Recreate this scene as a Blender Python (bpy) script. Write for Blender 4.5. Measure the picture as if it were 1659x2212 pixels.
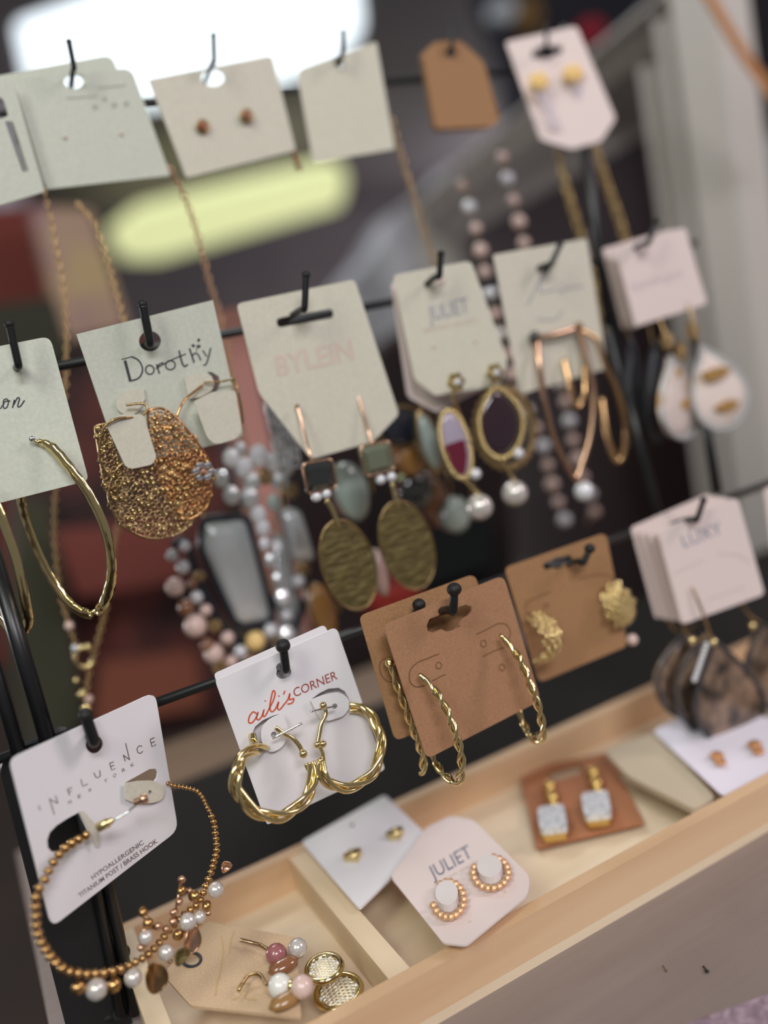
import bpy, bmesh, math, random
import numpy as np
from mathutils import Vector, Matrix
from mathutils.geometry import tessellate_polygon
random.seed(7)
scene = bpy.context.scene
for o in list(bpy.data.objects): bpy.data.objects.remove(o)
COL = scene.collection

# ------------------------------------------------------------------ camera
# world: X runs along the rack rails, Z is up, -Y points at the viewer; metres
FPX, CX, CY = 1950.0, 829.5, 1106.0
_X = np.array([4170.0, 1256.0, -FPX]); _X /= np.linalg.norm(_X)
_Z = np.array([-.21, 1, (-.21*4170+1256)/FPX]); _Z = _Z-_X*(_Z@_X); _Z /= np.linalg.norm(_Z)
_Y = np.cross(_Z, _X)
RW = np.stack([_X, _Y, _Z])
def ray(px, py): return RW @ np.array([(px-CX)/FPX, -(py-CY)/FPX, -1.0])
CAM = -ray(600, 1424)*.36 + np.array([0, 0, .12])
cam = bpy.data.cameras.new('camera'); camo = bpy.data.objects.new('camera', cam); COL.objects.link(camo)
cam.sensor_fit = 'VERTICAL'; cam.sensor_height = 36; cam.sensor_width = 27; cam.lens = FPX/2212*36
M4 = Matrix([[*RW[0], CAM[0]], [*RW[1], CAM[1]], [*RW[2], CAM[2]], [0, 0, 0, 1]])
camo.matrix_world = M4
cam.clip_start = .01; cam.clip_end = 60
cam.dof.use_dof = True; cam.dof.focus_distance = .332; cam.dof.aperture_fstop = 2.35
scene.camera = camo
# ------------------------------------------------------------------ world, lights, exposure
scene.view_settings.view_transform = 'Standard'; scene.view_settings.look = 'None'
scene.view_settings.gamma = 1; scene.view_settings.use_curve_mapping = False
scene.view_settings.exposure = 0.0
w = bpy.data.worlds.new('world'); scene.world = w; w.use_nodes = True
w.node_tree.nodes['Background'].inputs[0].default_value = (.44, .43, .45, 1)
w.node_tree.nodes['Background'].inputs[1].default_value = .38
def area(name, loc, target, sx, sy, power, col):
    l = bpy.data.lights.new(name, 'AREA'); l.shape = 'RECTANGLE'; l.size = sx; l.size_y = sy; l.energy = power; l.color = col
    o = bpy.data.objects.new(name, l); COL.objects.link(o); o.location = loc
    o.rotation_euler = (Vector(target)-Vector(loc)).to_track_quat('-Z', 'Y').to_euler(); return o
area('lamp_ceiling_left', (-1.1, -.9, 1.5), (0, 0, .15), .5, .9, 15, (.95, 1, .86))
area('lamp_ceiling_right', (1.5, -1.0, 1.2), (.1, 0, .1), .4, .6, 12.5, (1, .84, .88))
area('lamp_ceiling_behind', (.3, 1.3, 1.6), (0, 0, 0), .9, .4, 11, (.92, .97, 1))
area('lamp_ceiling_front', (-.2, -1.5, 1.3), (0, 0, .05), .7, .25, 17, (.98, .96, 1))

def fill_light(name, loc, power, col, r=.15):
    l = bpy.data.lights.new(name, 'POINT'); l.energy = power; l.color = col; l.shadow_soft_size = r
    o = bpy.data.objects.new(name, l); COL.objects.link(o); o.location = loc
fill_light('fill_ceiling_left', (-3, 4.5, .2), 190, (1, .96, .98)); fill_light('fill_ceiling_right', (5.6, 6, .4), 190, (1, .96, .98))  # added out-of-view fill lights that lift the ceiling and back wall
fill_light('fill_above_panel', (-.1, 1.0, 1.35), 9, (1, .97, .96), .12)  # added unseen fill light for the framed panel and fabrics
# ------------------------------------------------------------------ helpers
DY = 0.0  # how far the row being built hangs behind the nominal rack plane
def onY(px, py, y):
    y = y+DY; d = ray(px, py); return Vector(CAM + d*(y-CAM[1])/d[1])
def onZ(px, py, z):
    d = ray(px, py); return Vector(CAM + d*(z-CAM[2])/d[2])
def atT(px, py, t): return Vector(CAM + ray(px, py)*t)
def lin(c): return tuple(((v/255)/12.92 if v/255 <= .04045 else ((v/255+.055)/1.055)**2.4) for v in c)
MATS = {}
def mat(name, col, rough=.5, metal=0, **k):
    if name in MATS: return MATS[name]
    m = bpy.data.materials.new(name); m.use_nodes = True; nt = m.node_tree; b = nt.nodes['Principled BSDF']
    c = (*lin(col), 1)
    b.inputs['Base Color'].default_value = c; b.inputs['Roughness'].default_value = rough; b.inputs['Metallic'].default_value = metal
    for key, v in (('trans', 'Transmission Weight'), ('coat', 'Coat Weight'), ('ior', 'IOR'), ('sheen', 'Sheen Weight'), ('alpha', 'Alpha'), ('spec', 'Specular IOR Level')):
        if key in k: b.inputs[v].default_value = k[key]
    if 'emit' in k:
        b.inputs['Emission Color'].default_value = c; b.inputs['Emission Strength'].default_value = k['emit']
    tc = nt.nodes.new('ShaderNodeTexCoord')
    if 'var' in k or 'bump' in k:
        n = nt.nodes.new('ShaderNodeTexNoise'); n.inputs['Scale'].default_value = k.get('scale', 400); n.inputs['Detail'].default_value = k.get('detail', 4)
        mp = nt.nodes.new('ShaderNodeMapping'); mp.inputs['Scale'].default_value = k.get('stretch', (1, 1, 1))
        nt.links.new(tc.outputs['Object'], mp.inputs[0]); nt.links.new(mp.outputs[0], n.inputs['Vector'])
        if 'var' in k:
            r = nt.nodes.new('ShaderNodeValToRGB'); c2 = (*lin(k['var']), 1)
            r.color_ramp.elements[0].color = c2; r.color_ramp.elements[1].color = c
            r.color_ramp.elements[0].position = k.get('p0', .35); r.color_ramp.elements[1].position = k.get('p1', .65)
            nt.links.new(n.outputs['Fac'], r.inputs[0]); nt.links.new(r.outputs[0], b.inputs['Base Color'])
        if 'bump' in k:
            bp = nt.nodes.new('ShaderNodeBump'); bp.inputs['Strength'].default_value = k['bump']; bp.inputs['Distance'].default_value = k.get('bdist', .0004)
            nt.links.new(n.outputs['Fac'], bp.inputs['Height']); nt.links.new(bp.outputs[0], b.inputs['Normal'])
    MATS[name] = m; return m
# papers and boards
P_WHITE = mat('paper_white', (226, 223, 226), .55, bump=.12, scale=900, bdist=.0002)
P_MINT = mat('paper_pale_sage', (196, 200, 186), .6, bump=.15, scale=700, var=(188, 192, 178))
P_CREAM = mat('paper_cream', (206, 202, 186), .6, bump=.15, scale=700, var=(198, 194, 178))
P_PINK = mat('paper_blush', (222, 206, 202), .6, bump=.1, scale=700)
P_LILAC = mat('paper_lilac_white', (226, 220, 232), .6)
KRAFT = mat('kraft_card', (164, 122, 90), .8, var=(150, 109, 77), scale=1500, detail=6, bump=.35, bdist=.0003)
KRAFT_PALE = mat('kraft_card_pale', (206, 178, 145), .8, var=(192, 163, 130), scale=1300, bump=.3)
KRAFT_DARK = mat('kraft_card_ochre', (162, 122, 84), .8, var=(148, 109, 73), scale=1300, bump=.3)
K_EDGE = mat('kraft_crease', (112, 78, 50), .9)
INK = mat('ink_charcoal', (52, 54, 60), .6); INK_B = mat('ink_brown', (112, 92, 86), .6); INK_G = mat('ink_grey', (140, 142, 158), .6)
INK_O = mat('ink_orange', (206, 88, 52), .5); INK_R = mat('ink_rust', (160, 72, 58), .5); INK_P = mat('ink_dusty_pink', (204, 186, 172), .6)
INK_GOLD = mat('ink_ochre', (190, 160, 110), .6)
# metals, pearls, stones
GOLD = mat('gold_metal', (226, 206, 150), .14, 1); GOLD_B = mat('gold_bead_plain', (188, 150, 98), .24, 1); GOLD_S = mat('gold_satin', (216, 180, 124), .22, 1, bump=.5, scale=900, bdist=.0006)
GOLD_D = mat('gold_antique', (172, 146, 104), .3, 1, bump=.6, scale=700, bdist=.0006); ROSE = mat('rose_gold', (204, 166, 138), .26, 1)
BRONZE = mat('green_bronze', (112, 100, 58), .5, .45, var=(80, 68, 38), scale=140, stretch=(1, 1, 3), bump=1, bdist=.002)
SILVER = mat('silver_metal', (215, 218, 222), .18, 1); SILVER_S = mat('silver_satin', (190, 195, 196), .28, .4, coat=.5)
GUN = mat('gunmetal_beads', (74, 74, 78), .3, .8)
PEARL = mat('pearl', (206, 200, 194), .2, .35, coat=.6, spec=.7); PEARL_P = mat('pink_pearl', (214, 186, 176), .3, 0, coat=.5)
SHELL = mat('shell_inlay', (228, 214, 206), .35, 0, var=(196, 150, 88), scale=55, p0=.34, p1=.40, coat=.4)
STONE = mat('brown_mottled_stone', (134, 110, 92), .32, 0, var=(44, 36, 30), scale=95, detail=3, p0=.38, p1=.62, coat=.5)
DARKGEM = mat('dark_gem', (34, 38, 36), .08, 0, coat=1); GREENGEM = mat('olive_gem', (98, 104, 84), .1, 0, coat=1)
WINE = mat('wine_gem', (96, 16, 40), .12, 0, coat=1); PLUM = mat('plum_gem', (44, 26, 34), .15, 0, coat=.8)
AQUA = mat('grey_green_glass', (150, 164, 156), .2, 0, coat=.8); CRYSTAL = mat('clear_crystal', (238, 238, 240), .12, .1, coat=1, var=(186, 190, 198), scale=500)
AMBER = mat('amber_bead', (128, 84, 54), .2, 0, coat=.8); CORAL = mat('coral_bead', (168, 118, 104), .3, 0, coat=.5); ROSEB = mat('rose_bead', (150, 92, 94), .25, 0, coat=.6)
YELLOW = mat('yellow_charm', (244, 208, 138), .5)
BLACK = mat('black_powder_coat', (20, 21, 23), .35, 0, bump=.2, scale=2500, bdist=.0001, spec=.5)
RUBBER = mat('black_rubber', (14, 14, 15), .6)
def wood(name, c1, c2, axis='X', sc=60):
    s = {'X': (.08, 1, 1), 'Y': (1, .08, 1), 'Z': (1, 1, .08)}[axis]
    return mat(name, c1, .5, 0, var=c2, scale=sc, stretch=s, detail=5, bump=.15, bdist=.0004, p0=.3, p1=.7)
PINE = wood('pale_pine', (228, 210, 182), (212, 188, 156)); PINE_Y = wood('pale_pine_cross', (226, 208, 178), (212, 186, 150), 'Y')
PINE_END = wood('orange_pine', (218, 186, 150), (202, 164, 126))
TAN = wood('tan_board', (132, 106, 82), (108, 84, 62)); COUNTER = wood('taupe_counter', (136, 122, 116), (130, 116, 110), 'X', 260)
CLOTH = mat('mauve_felt', (168, 146, 158), .95, var=(128, 108, 120), scale=300, bump=1, bdist=.002)
DARKG = mat('dark_slate_board', (52, 52, 54), .35); WHITEP = mat('white_moulding_paint', (186, 180, 174), .45)
MAROON = mat('maroon_reflection', (38, 20, 24), .3); GREYW = mat('grey_plaster', (104, 98, 102), .9, var=(98, 92, 96), scale=3)
FLOORM = mat('dark_brown_floor', (64, 50, 42), .6, var=(52, 40, 34), scale=4)

ORG = {}
def link(o, parent=None):
    COL.objects.link(o)
    if parent: o.parent = parent
def thing(name, label, cat, org, group=None):
    o = bpy.data.objects.new(name, None); link(o); o.location = org; o.empty_display_size = .005
    o['label'] = label; o['category'] = cat
    if group: o['group'] = group
    ORG[o.name] = Vector(org); return o
class MB:
    def __init__(s): s.v = []; s.f = []; s.sm = []
    def face(s, idx, smooth=False): s.f.append(tuple(idx)); s.sm.append(smooth)
    def add(s, vs, fs, smooth=False):
        n = len(s.v); s.v += [Vector(v) for v in vs]
        for f in fs: s.face([i+n for i in f], smooth)
        return s
    def tube(s, pts, r, n=10, closed=False, cap=True, flat=1.0, updir=None):
        pts = [Vector(p) for p in pts]; N = len(pts)
        rs = r if isinstance(r, (list, tuple)) else [r]*N
        up = Vector(updir) if updir else None
        base = len(s.v); prev = None
        for i, p in enumerate(pts):
            a = pts[(i-1) % N] if (closed or i > 0) else p; b = pts[(i+1) % N] if (closed or i < N-1) else p
            t = (b-a)
            if t.length < 1e-12: t = Vector((0, 0, 1))
            t.normalize()
            if up: nrm = up-t*up.dot(t)
            elif prev is None:
                q = Vector((0, 0, 1)) if abs(t.z) < .9 else Vector((1, 0, 0)); nrm = q-t*q.dot(t)
            else: nrm = prev-t*prev.dot(t)
            if nrm.length < 1e-9: nrm = t.orthogonal()
            nrm.normalize(); prev = nrm; bn = t.cross(nrm)
            for k in range(n):
                an = 2*math.pi*k/n; s.v.append(p+(nrm*math.cos(an)+bn*math.sin(an)*flat)*rs[i])
        M = N if closed else N-1
        for i in range(M):
            for k in range(n):
                a = base+i*n+k; b = base+i*n+(k+1) % n; c = base+((i+1) % N)*n+(k+1) % n; d = base+((i+1) % N)*n+k
                s.face((a, b, c, d), True)
        if cap and not closed:
            s.face([base+k for k in range(n)][::-1]); s.face([base+(N-1)*n+k for k in range(n)])
        return s
    def ball(s, c, r, nu=12, nv=8, sc=(1, 1, 1), rot=None, smooth=True):
        c = Vector(c); vs = []; R = rot or Matrix.Identity(3)
        vs.append(c+R@Vector((0, 0, r*sc[2])))
        for j in range(1, nv):
            th = math.pi*j/nv
            for i in range(nu):
                ph = 2*math.pi*i/nu
                vs.append(c+R@Vector((r*sc[0]*math.sin(th)*math.cos(ph), r*sc[1]*math.sin(th)*math.sin(ph), r*sc[2]*math.cos(th))))
        vs.append(c+R@Vector((0, 0, -r*sc[2]))); fs = []
        for i in range(nu): fs.append((0, 1+i, 1+(i+1) % nu))
        for j in range(nv-2):
            for i in range(nu):
                a = 1+j*nu+i; b = 1+j*nu+(i+1) % nu; fs.append((a, a+nu, b+nu, b))
        L = len(vs)-1
        for i in range(nu): fs.append((L, 1+(nv-2)*nu+(i+1) % nu, 1+(nv-2)*nu+i))
        s.add(vs, fs, smooth); return s
    def box(s, lo, hi, bev=0):
        x0, y0, z0 = lo; x1, y1, z1 = hi
        vs = [(x0, y0, z0), (x1, y0, z0), (x1, y1, z0), (x0, y1, z0), (x0, y0, z1), (x1, y0, z1), (x1, y1, z1), (x0, y1, z1)]
        s.add(vs, [(0, 3, 2, 1), (4, 5, 6, 7), (0, 1, 5, 4), (1, 2, 6, 5), (2, 3, 7, 6), (3, 0, 4, 7)]); return s
    def slab(s, outer, holes, off):
        """outer: world points of one planar face, holes: lists; off: thickness vector"""
        loops = [outer]+holes; flat = [p for l in loops for p in l]; n = len(flat); b = len(s.v)
        tris = tessellate_polygon([[Vector(p) for p in l] for l in loops])
        s.v += [Vector(p) for p in flat]; s.v += [Vector(p)+off for p in flat]
        for t in tris: s.face([b+i for i in t]); s.face([b+n+i for i in reversed(t)])
        k = b
        for l in loops:
            m = len(l)
            for i in range(m): j = (i+1) % m; s.face((k+i, k+j, k+j+n, k+i+n))
            k += m
        return s
    def build(s, name, m, parent=None, org=None, kind=None, label=None, sub=False):
        o0 = ORG[parent.name] if parent is not None else Vector(org or (0, 0, 0))
        me = bpy.data.meshes.new(name); me.from_pydata([tuple(v-o0) for v in s.v], [], s.f)
        me.polygons.foreach_set('use_smooth', s.sm); me.materials.append(m); me.update()
        bm = bmesh.new(); bm.from_mesh(me); bmesh.ops.recalc_face_normals(bm, faces=bm.faces); bm.to_mesh(me); bm.free()
        o = bpy.data.objects.new(name, me); link(o, parent)
        if parent is None: o.location = o0
        ORG[o.name] = o0
        if kind: o['kind'] = kind
        if label: o['label'] = label
        return o
def smooth_path(p, per=6, closed=False):
    P = [Vector(q) for q in p]; N = len(P); out = []
    for i in range(N if closed else N-1):
        g = (lambda k: P[k % N]) if closed else (lambda k: P[max(0, min(N-1, k))])
        a, b, c, d = g(i-1), g(i), g(i+1), g(i+2)
        for k in range(per):
            t = k/per
            out.append(.5*((2*b)+(c-a)*t+(2*a-5*b+4*c-d)*t*t+(3*b-a-3*c+d)*t**3))
    if not closed: out.append(P[-1])
    return out
def even(pts, step, closed=False):
    out = [pts[0].copy()]; acc = 0; seq = pts+[pts[0]] if closed else pts
    for a, b in zip(seq[:-1], seq[1:]):
        L = (b-a).length
        while L > 0 and acc+L >= step:
            t = (step-acc)/L; a = a.lerp(b, t); out.append(a.copy()); L = (b-a).length; acc = 0
        acc += L
    return out
def ypath(p, per=6, closed=False, sc=None, org=(0, 0)):
    """p: (px,py,y) points"""
    q = []
    for a in p:
        x, yy = (a[0]/sc+org[0], a[1]/sc+org[1]) if sc else (a[0], a[1])
        q.append(onY(x, yy, a[2]))
    return smooth_path(q, per, closed)
SPH = {}
def sphere_mesh(m, facets=12):
    k = (m.name, facets)
    if k not in SPH:
        b = MB().ball((0, 0, 0), 1, facets, max(5, facets*2//3), smooth=facets > 8); me = bpy.data.meshes.new('bead')
        me.from_pydata([tuple(v) for v in b.v], [], b.f); me.polygons.foreach_set('use_smooth', b.sm); me.materials.append(m); SPH[k] = me
    return SPH[k]
def bead(parent, name, m, loc, r, facets=12, sc=(1, 1, 1), rot=None):
    o = bpy.data.objects.new(name, sphere_mesh(m, facets)); link(o, parent)
    o.location = Vector(loc)-ORG[parent.name]; o.scale = (r*sc[0], r*sc[1], r*sc[2])
    if rot is not None: o.rotation_euler = rot
    ORG[o.name] = Vector(loc); return o
def twist(mb, path, r_off, r, strands=2, pitch=.008, n=7, phase=0, taper=False):
    L = 0; out = [[] for _ in range(strands)]; prev = None
    N = len(path)
    for i, p in enumerate(path):
        t = (path[min(i+1, N-1)]-path[max(i-1, 0)]).normalized()
        if i: L += (p-path[i-1]).length
        if prev is None: prev = t.orthogonal().normalized()
        nn = (prev-t*prev.dot(t)).normalized(); prev = nn; bn = t.cross(nn)
        k = 1 if not taper else min(1, .25+4*min(i, N-1-i)/N)
        for s in range(strands):
            a = phase+2*math.pi*(L/pitch+s/strands); out[s].append(p+(nn*math.cos(a)+bn*math.sin(a))*r_off*k)
    for s in out: mb.tube(s, r, n)
    return mb

class Frame:
    """plane of a card: through pixel centre at depth plane Y=y, turned by yaw and pitch (degrees)"""
    def __init__(s, px, py, y, yaw=0, pitch=0):
        s.o = onY(px, py, y); a, b = math.radians(yaw), math.radians(pitch)
        R = Matrix.Rotation(a, 3, 'Z') @ Matrix.Rotation(b, 3, 'X')
        s.n = R @ Vector((0, -1, 0)); s.u = R @ Vector((1, 0, 0)); s.v = R @ Vector((0, 0, 1))
    def pt(s, px, py, off=0):
        d = Vector(ray(px, py)); c = Vector(CAM); o = s.o+s.n*off
        return c+d*((o-c).dot(s.n)/d.dot(s.n))
class FrameZ(Frame):
    def __init__(s, px, py, z, tilt=(0, 0)):
        s.o = onZ(px, py, z); s.n = (Matrix.Rotation(math.radians(tilt[0]), 3, 'X') @ Matrix.Rotation(math.radians(tilt[1]), 3, 'Y')) @ Vector((0, 0, 1))
def roundpoly(P, rad, n=4):
    """pixel polygon with rounded corners; rad one or per-corner (pixels)"""
    N = len(P); out = []
    for i in range(N):
        r = rad[i] if isinstance(rad, (list, tuple)) else rad
        p = Vector(P[i]); a = Vector(P[i-1]); b = Vector(P[(i+1) % N])
        if r <= 0: out.append(p); continue
        da = (a-p); db = (b-p); r = min(r, da.length*.45, db.length*.45)
        s = p+da.normalized()*r; e = p+db.normalized()*r
        for k in range(n+1):
            t = k/n; out.append(s*(1-t)**2+p*2*t*(1-t)+e*t*t)
    return [(q[0], q[1]) for q in out]
def ell(cx, cy, rx, ry, rot=0, n=18):
    c, s = math.cos(math.radians(rot)), math.sin(math.radians(rot))
    return [(cx+rx*math.cos(t)*c-ry*math.sin(t)*s, cy+rx*math.cos(t)*s+ry*math.sin(t)*c) for t in [2*math.pi*k/n for k in range(n)]]
def card(name, label, cat, fr, P, m, rad=10, holes=(), group=None, th=.0006, part='card_sheet'):
    t = thing(name, label, cat, fr.o, group)
    add_sheet(t, fr, P, m, rad, holes, th, 0, part); return t
def add_sheet(t, fr, P, m, rad=0, holes=(), th=.0006, off=0, part='card_sheet', label=None):
    out = [fr.pt(*p, off) for p in roundpoly(P, rad)]
    hs = [[fr.pt(*p, off) for p in h] for h in holes]
    return MB().slab(out, hs, -fr.n*th).build(part, m, t, label=label)
def ink(t, fr, m, strokes, width=6, sc=None, org=(0, 0), name='lettering', off=.00012, sm=4):
    """strokes: pixel polylines -> flat printed ribbons"""
    mb = MB()
    for st in strokes:
        wd = width
        if isinstance(st, tuple) and isinstance(st[0], (int, float)): wd, st = st
        q = [Vector((a[0]/sc+org[0], a[1]/sc+org[1])) if sc else Vector(a[:2]) for a in st]
        if len(q) > 2 and sm > 1: q = [Vector((v[0], v[1])) for v in smooth_path([(a[0], a[1], 0) for a in q], sm)]
        N = len(q); h = wd/2/(sc or 1); L = []; R = []
        for i in range(N):
            d = q[min(i+1, N-1)]-q[max(i-1, 0)]
            if d.length < 1e-6: d = Vector((1, 0))
            d.normalize(); nn = Vector((-d[1], d[0]))
            L.append(fr.pt(*(q[i]+nn*h), off)); R.append(fr.pt(*(q[i]-nn*h), off))
        mb.add(L+R, [(i, i+1, N+i+1, N+i) for i in range(N-1)])
    return mb.build(name, m, t)
def text(t, fr, m, s, p0, p1, top, sc=None, org=(0, 0), name='lettering', off=.00012, bold=0):
    cu = bpy.data.curves.new('t', 'FONT'); cu.body = s; cu.offset = bold; cu.resolution_u = 3; o = bpy.data.objects.new('t', cu); COL.objects.link(o)
    bpy.context.view_layer.update()
    me = bpy.data.meshes.new_from_object(o.evaluated_get(bpy.context.evaluated_depsgraph_get()))
    vs = [v.co.copy() for v in me.vertices]; fs = [tuple(p.vertices) for p in me.polygons]
    bpy.data.objects.remove(o); bpy.data.meshes.remove(me)
    if not vs: return
    x0 = min(v.x for v in vs); x1 = max(v.x for v in vs); H = .69
    T = lambda p: Vector((p[0]/sc+org[0], p[1]/sc+org[1])) if sc else Vector(p)
    p0, p1, tp = T(p0), T(p1), T(top); mb = MB()
    vv = []
    for v in vs:
        q = p0+(p1-p0)*((v.x-x0)/(x1-x0))+(tp-p0)*(v.y/H); vv.append(fr.pt(q[0], q[1], off))
    mb.add(vv, fs); return mb.build(name, m, t)
def wire(t, name, m, p, r, n=8, per=6, sc=None, org=(0, 0), closed=False, **k):
    return MB().tube(ypath(p, per, closed, sc, org), r, n, closed).build(name, m, t, **k)
def box_struct(name, lo, hi, m, kind='structure', bev=0):
    c = ((lo[0]+hi[0])/2, (lo[1]+hi[1])/2, lo[2]); o = MB().box(lo, hi).build(name, m, None, c)
    if kind: o['kind'] = kind
    return o
def solid(name, label, cat, m, P, y, depth, rad=0, group=None, holes=()):
    """a real block standing at depth plane y, extruded backwards"""
    out = [onY(*p, y) for p in roundpoly(P, rad)]; org = min(out, key=lambda v: v.z).copy()
    o = MB().slab(out, [[onY(*p, y) for p in h] for h in holes], Vector((0, depth, 0))).build(name, m, None, org)
    o['label'] = label; o['category'] = cat
    if group: o['group'] = group
    return o

# ------------------------------------------------------------------ room shell
box_struct('floor', (-4, -1.6, -1.0), (6.5, 9, -.95), FLOORM)
box_struct('ceiling', (-4, .2, 1.66), (6.5, 9, 1.72), GREYW)
box_struct('wall_back', (-4, 9, -.95), (6.5, 9.1, 1.66), GREYW)
# counter with its shade sheet and ledge, seen behind and below the tray
c_edge = [onZ(1480, 2212, 0), onZ(1659, 2148, 0)]
t = thing('counter', 'long taupe wood-grained counter under the pine tray', 'counter', (.35, 0, -.95))
MB().box((-.118, -.155, -.04), (1.6, .19, 0)).build('counter_top', COUNTER, t)
MB().box((-.105, -.13, -.95), (1.55, .17, -.04)).build('counter_body', DARKG, t)
MB().slab([onZ(1462, 2219, .0012), onZ(1659, 2147, .0012), onZ(1900, 2060, .0012), onZ(2100, 2700, .0012), onZ(1300, 2700, .0012)], [], Vector((0, 0, -.0012))).build('felt_mat', CLOTH, None, (.09, -.14, 0))
o = bpy.data.objects['felt_mat']; o['label'] = 'rough mauve felt mat on the counter corner'; o['category'] = 'mat'
o = MB().box((-.09, .048, 0), (.62, .188, .003)).build('counter_shade_sheet', mat('counter_shade', (34, 31, 29), .75, spec=.2, var=(24, 21, 19), scale=9, stretch=(1, .3, 1)), None, (.2, .1, 0)); o['label'] = 'dark sheet added for the shaded counter behind the pine tray'; o['category'] = 'sheet'  # added dark sheet; the counter's shade here is put into its colour
o = MB().box((-.09, .19, -.95), (.215, .262, .0)).build('back_ledge', TAN, None, (.05, .22, -.95)); o['label'] = 'tan wooden ledge behind the dark shade sheet'; o['category'] = 'ledge'

# ------------------------------------------------------------------ pine tray
TX0 = onZ(345, 2150, .02).x; TE = max(TX0-.03, onY(286, 2212, .002).x+.0035); TF = onZ(1250, 1924, .02).y; TB = .036; TD = onZ(684, 1863, .02).x
tray = thing('display_tray', 'pale pine divided tray holding carded earrings', 'tray', (.1, (TF+TB)/2, 0))
MB().box((TE, TF, 0), (.5, TB, .004)).build('base_panel', PINE, tray)
MB().box((TE, TF, .004), (.5, TF+.006, .021)).build('front_rail', PINE_END, tray)
MB().box((TE, TB-.006, .004), (.5, TB, .021)).build('back_rail', PINE_END, tray)
MB().box((TE, TF+.006, .004), (TX0, TB-.006, .021)).build('end_block', PINE_Y, tray)
MB().box((TD-.0085, TF+.006, .004), (TD, TB-.006, .0205)).build('divider', PINE_Y, tray)
MB().box((.494, TF+.006, .004), (.5, TB-.006, .021)).build('end_rail', PINE_Y, tray)

# ------------------------------------------------------------------ black wire rack
YB, YM, YT = 0.0, .048, .110
ZB = onY(600, 1424, YB).z; ZM = onY(500, 719, YM).z; ZT = onY(880, 175, YT).z
rack = thing('display_rack', 'black wire jewellery rack with three rows of hooks', 'rack', (.07, .02, 0))
xm1 = onY(1500, 540, YM).x
for y, z, x1, r in ((YB, ZB, .36, .0019), (YM, ZM, .30, .0019), (YT, ZT, .27, .0017)):
    MB().tube([(-.112, y, z), (x1, y, z)], r, 12).build('rail', BLACK, rack)
def rod(p, q, y0, y1, r=.0024):
    a = onY(*p, y0); b = onY(*q, y1); b.z = max(b.z, .001); MB().tube([a, b], r, 12).build('post', BLACK, rack)
rod((-20, 1180), (115, 1640), .012, -.004, .0030); rod((-58, 1290), (45, 1640), .012, -.004, .0026)
rod((1225, 60), (1316, 700), .114, .044, .0032); rod((1316, 700), (1420, 1110), .044, .003, .0026); rod((1490, 700), (1549, 1065), .044, .003, .0026)
MB().tube([onY(-20, 1180, .012), Vector((-.112, YM, ZM)), Vector((-.112, YT, ZT))], .0028, 12).build('post', BLACK, rack)
A = [(-2, 1660), (22, 1628), (130, 1580), (150, 1580), (292, 2230), (165, 2300)]
MB().slab([Vector((q.x, q.y, max(q.z, .0005))) for q in [onY(*p, .002) for p in roundpoly(A, [20, 20, 5, 5, 0, 0])]], [], Vector((0, .006, 0))).build('leg_plate', BLACK, rack)
for a, b in (((145, 1600), (262, 2190)), ((172, 1600), (291, 2190)),): rod(a, b, -.001, -.001, .0022)
for px, py in ((262, 2058), (258, 2192)):
    c = onY(px, py, .002); MB().tube([c+Vector((-.012, .004, .001)), c], .0020, 10).ball(c, .0034, 12, 8).build('end_peg', RUBBER, rack)
def hook(yr, zr, bend, tip, yb, r=.0013, ball=.0022, lead=None, ty=.0015):
    B = onY(*bend, yb); T = onY(*tip, yb-ty); mb = MB()
    A0 = Vector((B.x, yr, zr)); mid = A0.lerp(B, .45); mid.z = (A0.z*.6+B.z*.4)
    pts = smooth_path([A0, mid, B+Vector((0, .0035, .0002)), B, B.lerp(T, .25)+Vector((0, -.0004, 0)), T], 6)
    hk = mb.tube(pts, r, 10).build('hook', BLACK, rack); MB().ball(T, ball, 12, 8, (1, 1, .9)).build('hook_tip', RUBBER, hk)
DY = .009
hook(YB, ZB, (203, 1602), (184, 1545), -.033, .0021, .0024)
DY = 0
hook(YB, ZB, (617, 1447), (611, 1395), -.032, .0016, .0028)
DY = -.018
hook(YB, ZB, (978, 1322), (981, 1273), -.034, .0016, .0028)
hook(YB, ZB, (893, 1345), (905, 1306), -.020, .0016, .0026)
DY = 0
hook(YB, ZB, (1258, 1216), (1274, 1185), -.032, .0014, .0024)
hook(YB, ZB, (1503, 1124), (1520, 1080), -.034, .0013, .0016)
DY = .018
hook(YM, ZM, (324, 742), (308, 657), -.002, .0016, .0018)
hook(YM, ZM, (657, 668), (661, 594), -.008, .0014, .0018)
hook(YM, ZM, (948, 598), (952, 549), -.006, .0014, .0018)
hook(YM, ZM, (1188, 572), (1210, 528), -.004, .0014, .0017)
hook(YM, ZM, (1398, 526), (1422, 478), -.006, .0013, .0017)
hook(YM, ZM, (40, 790), (20, 700), -.004, .0014, .0018)
DY = .050
for b, tp in (((160, 148), (149, 90)), ((462, 135), (461, 76)), ((738, 120), (741, 68)), ((975, 108), (978, 55)), ((1180, 100), (1181, 55))):
    hook(YT, ZT, b, tp, .027, .0011, .0013)

DY = .009
# ------------------------------------------------------------------ bottom row
G_CARD = 'earring cards hung on the rack'
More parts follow.
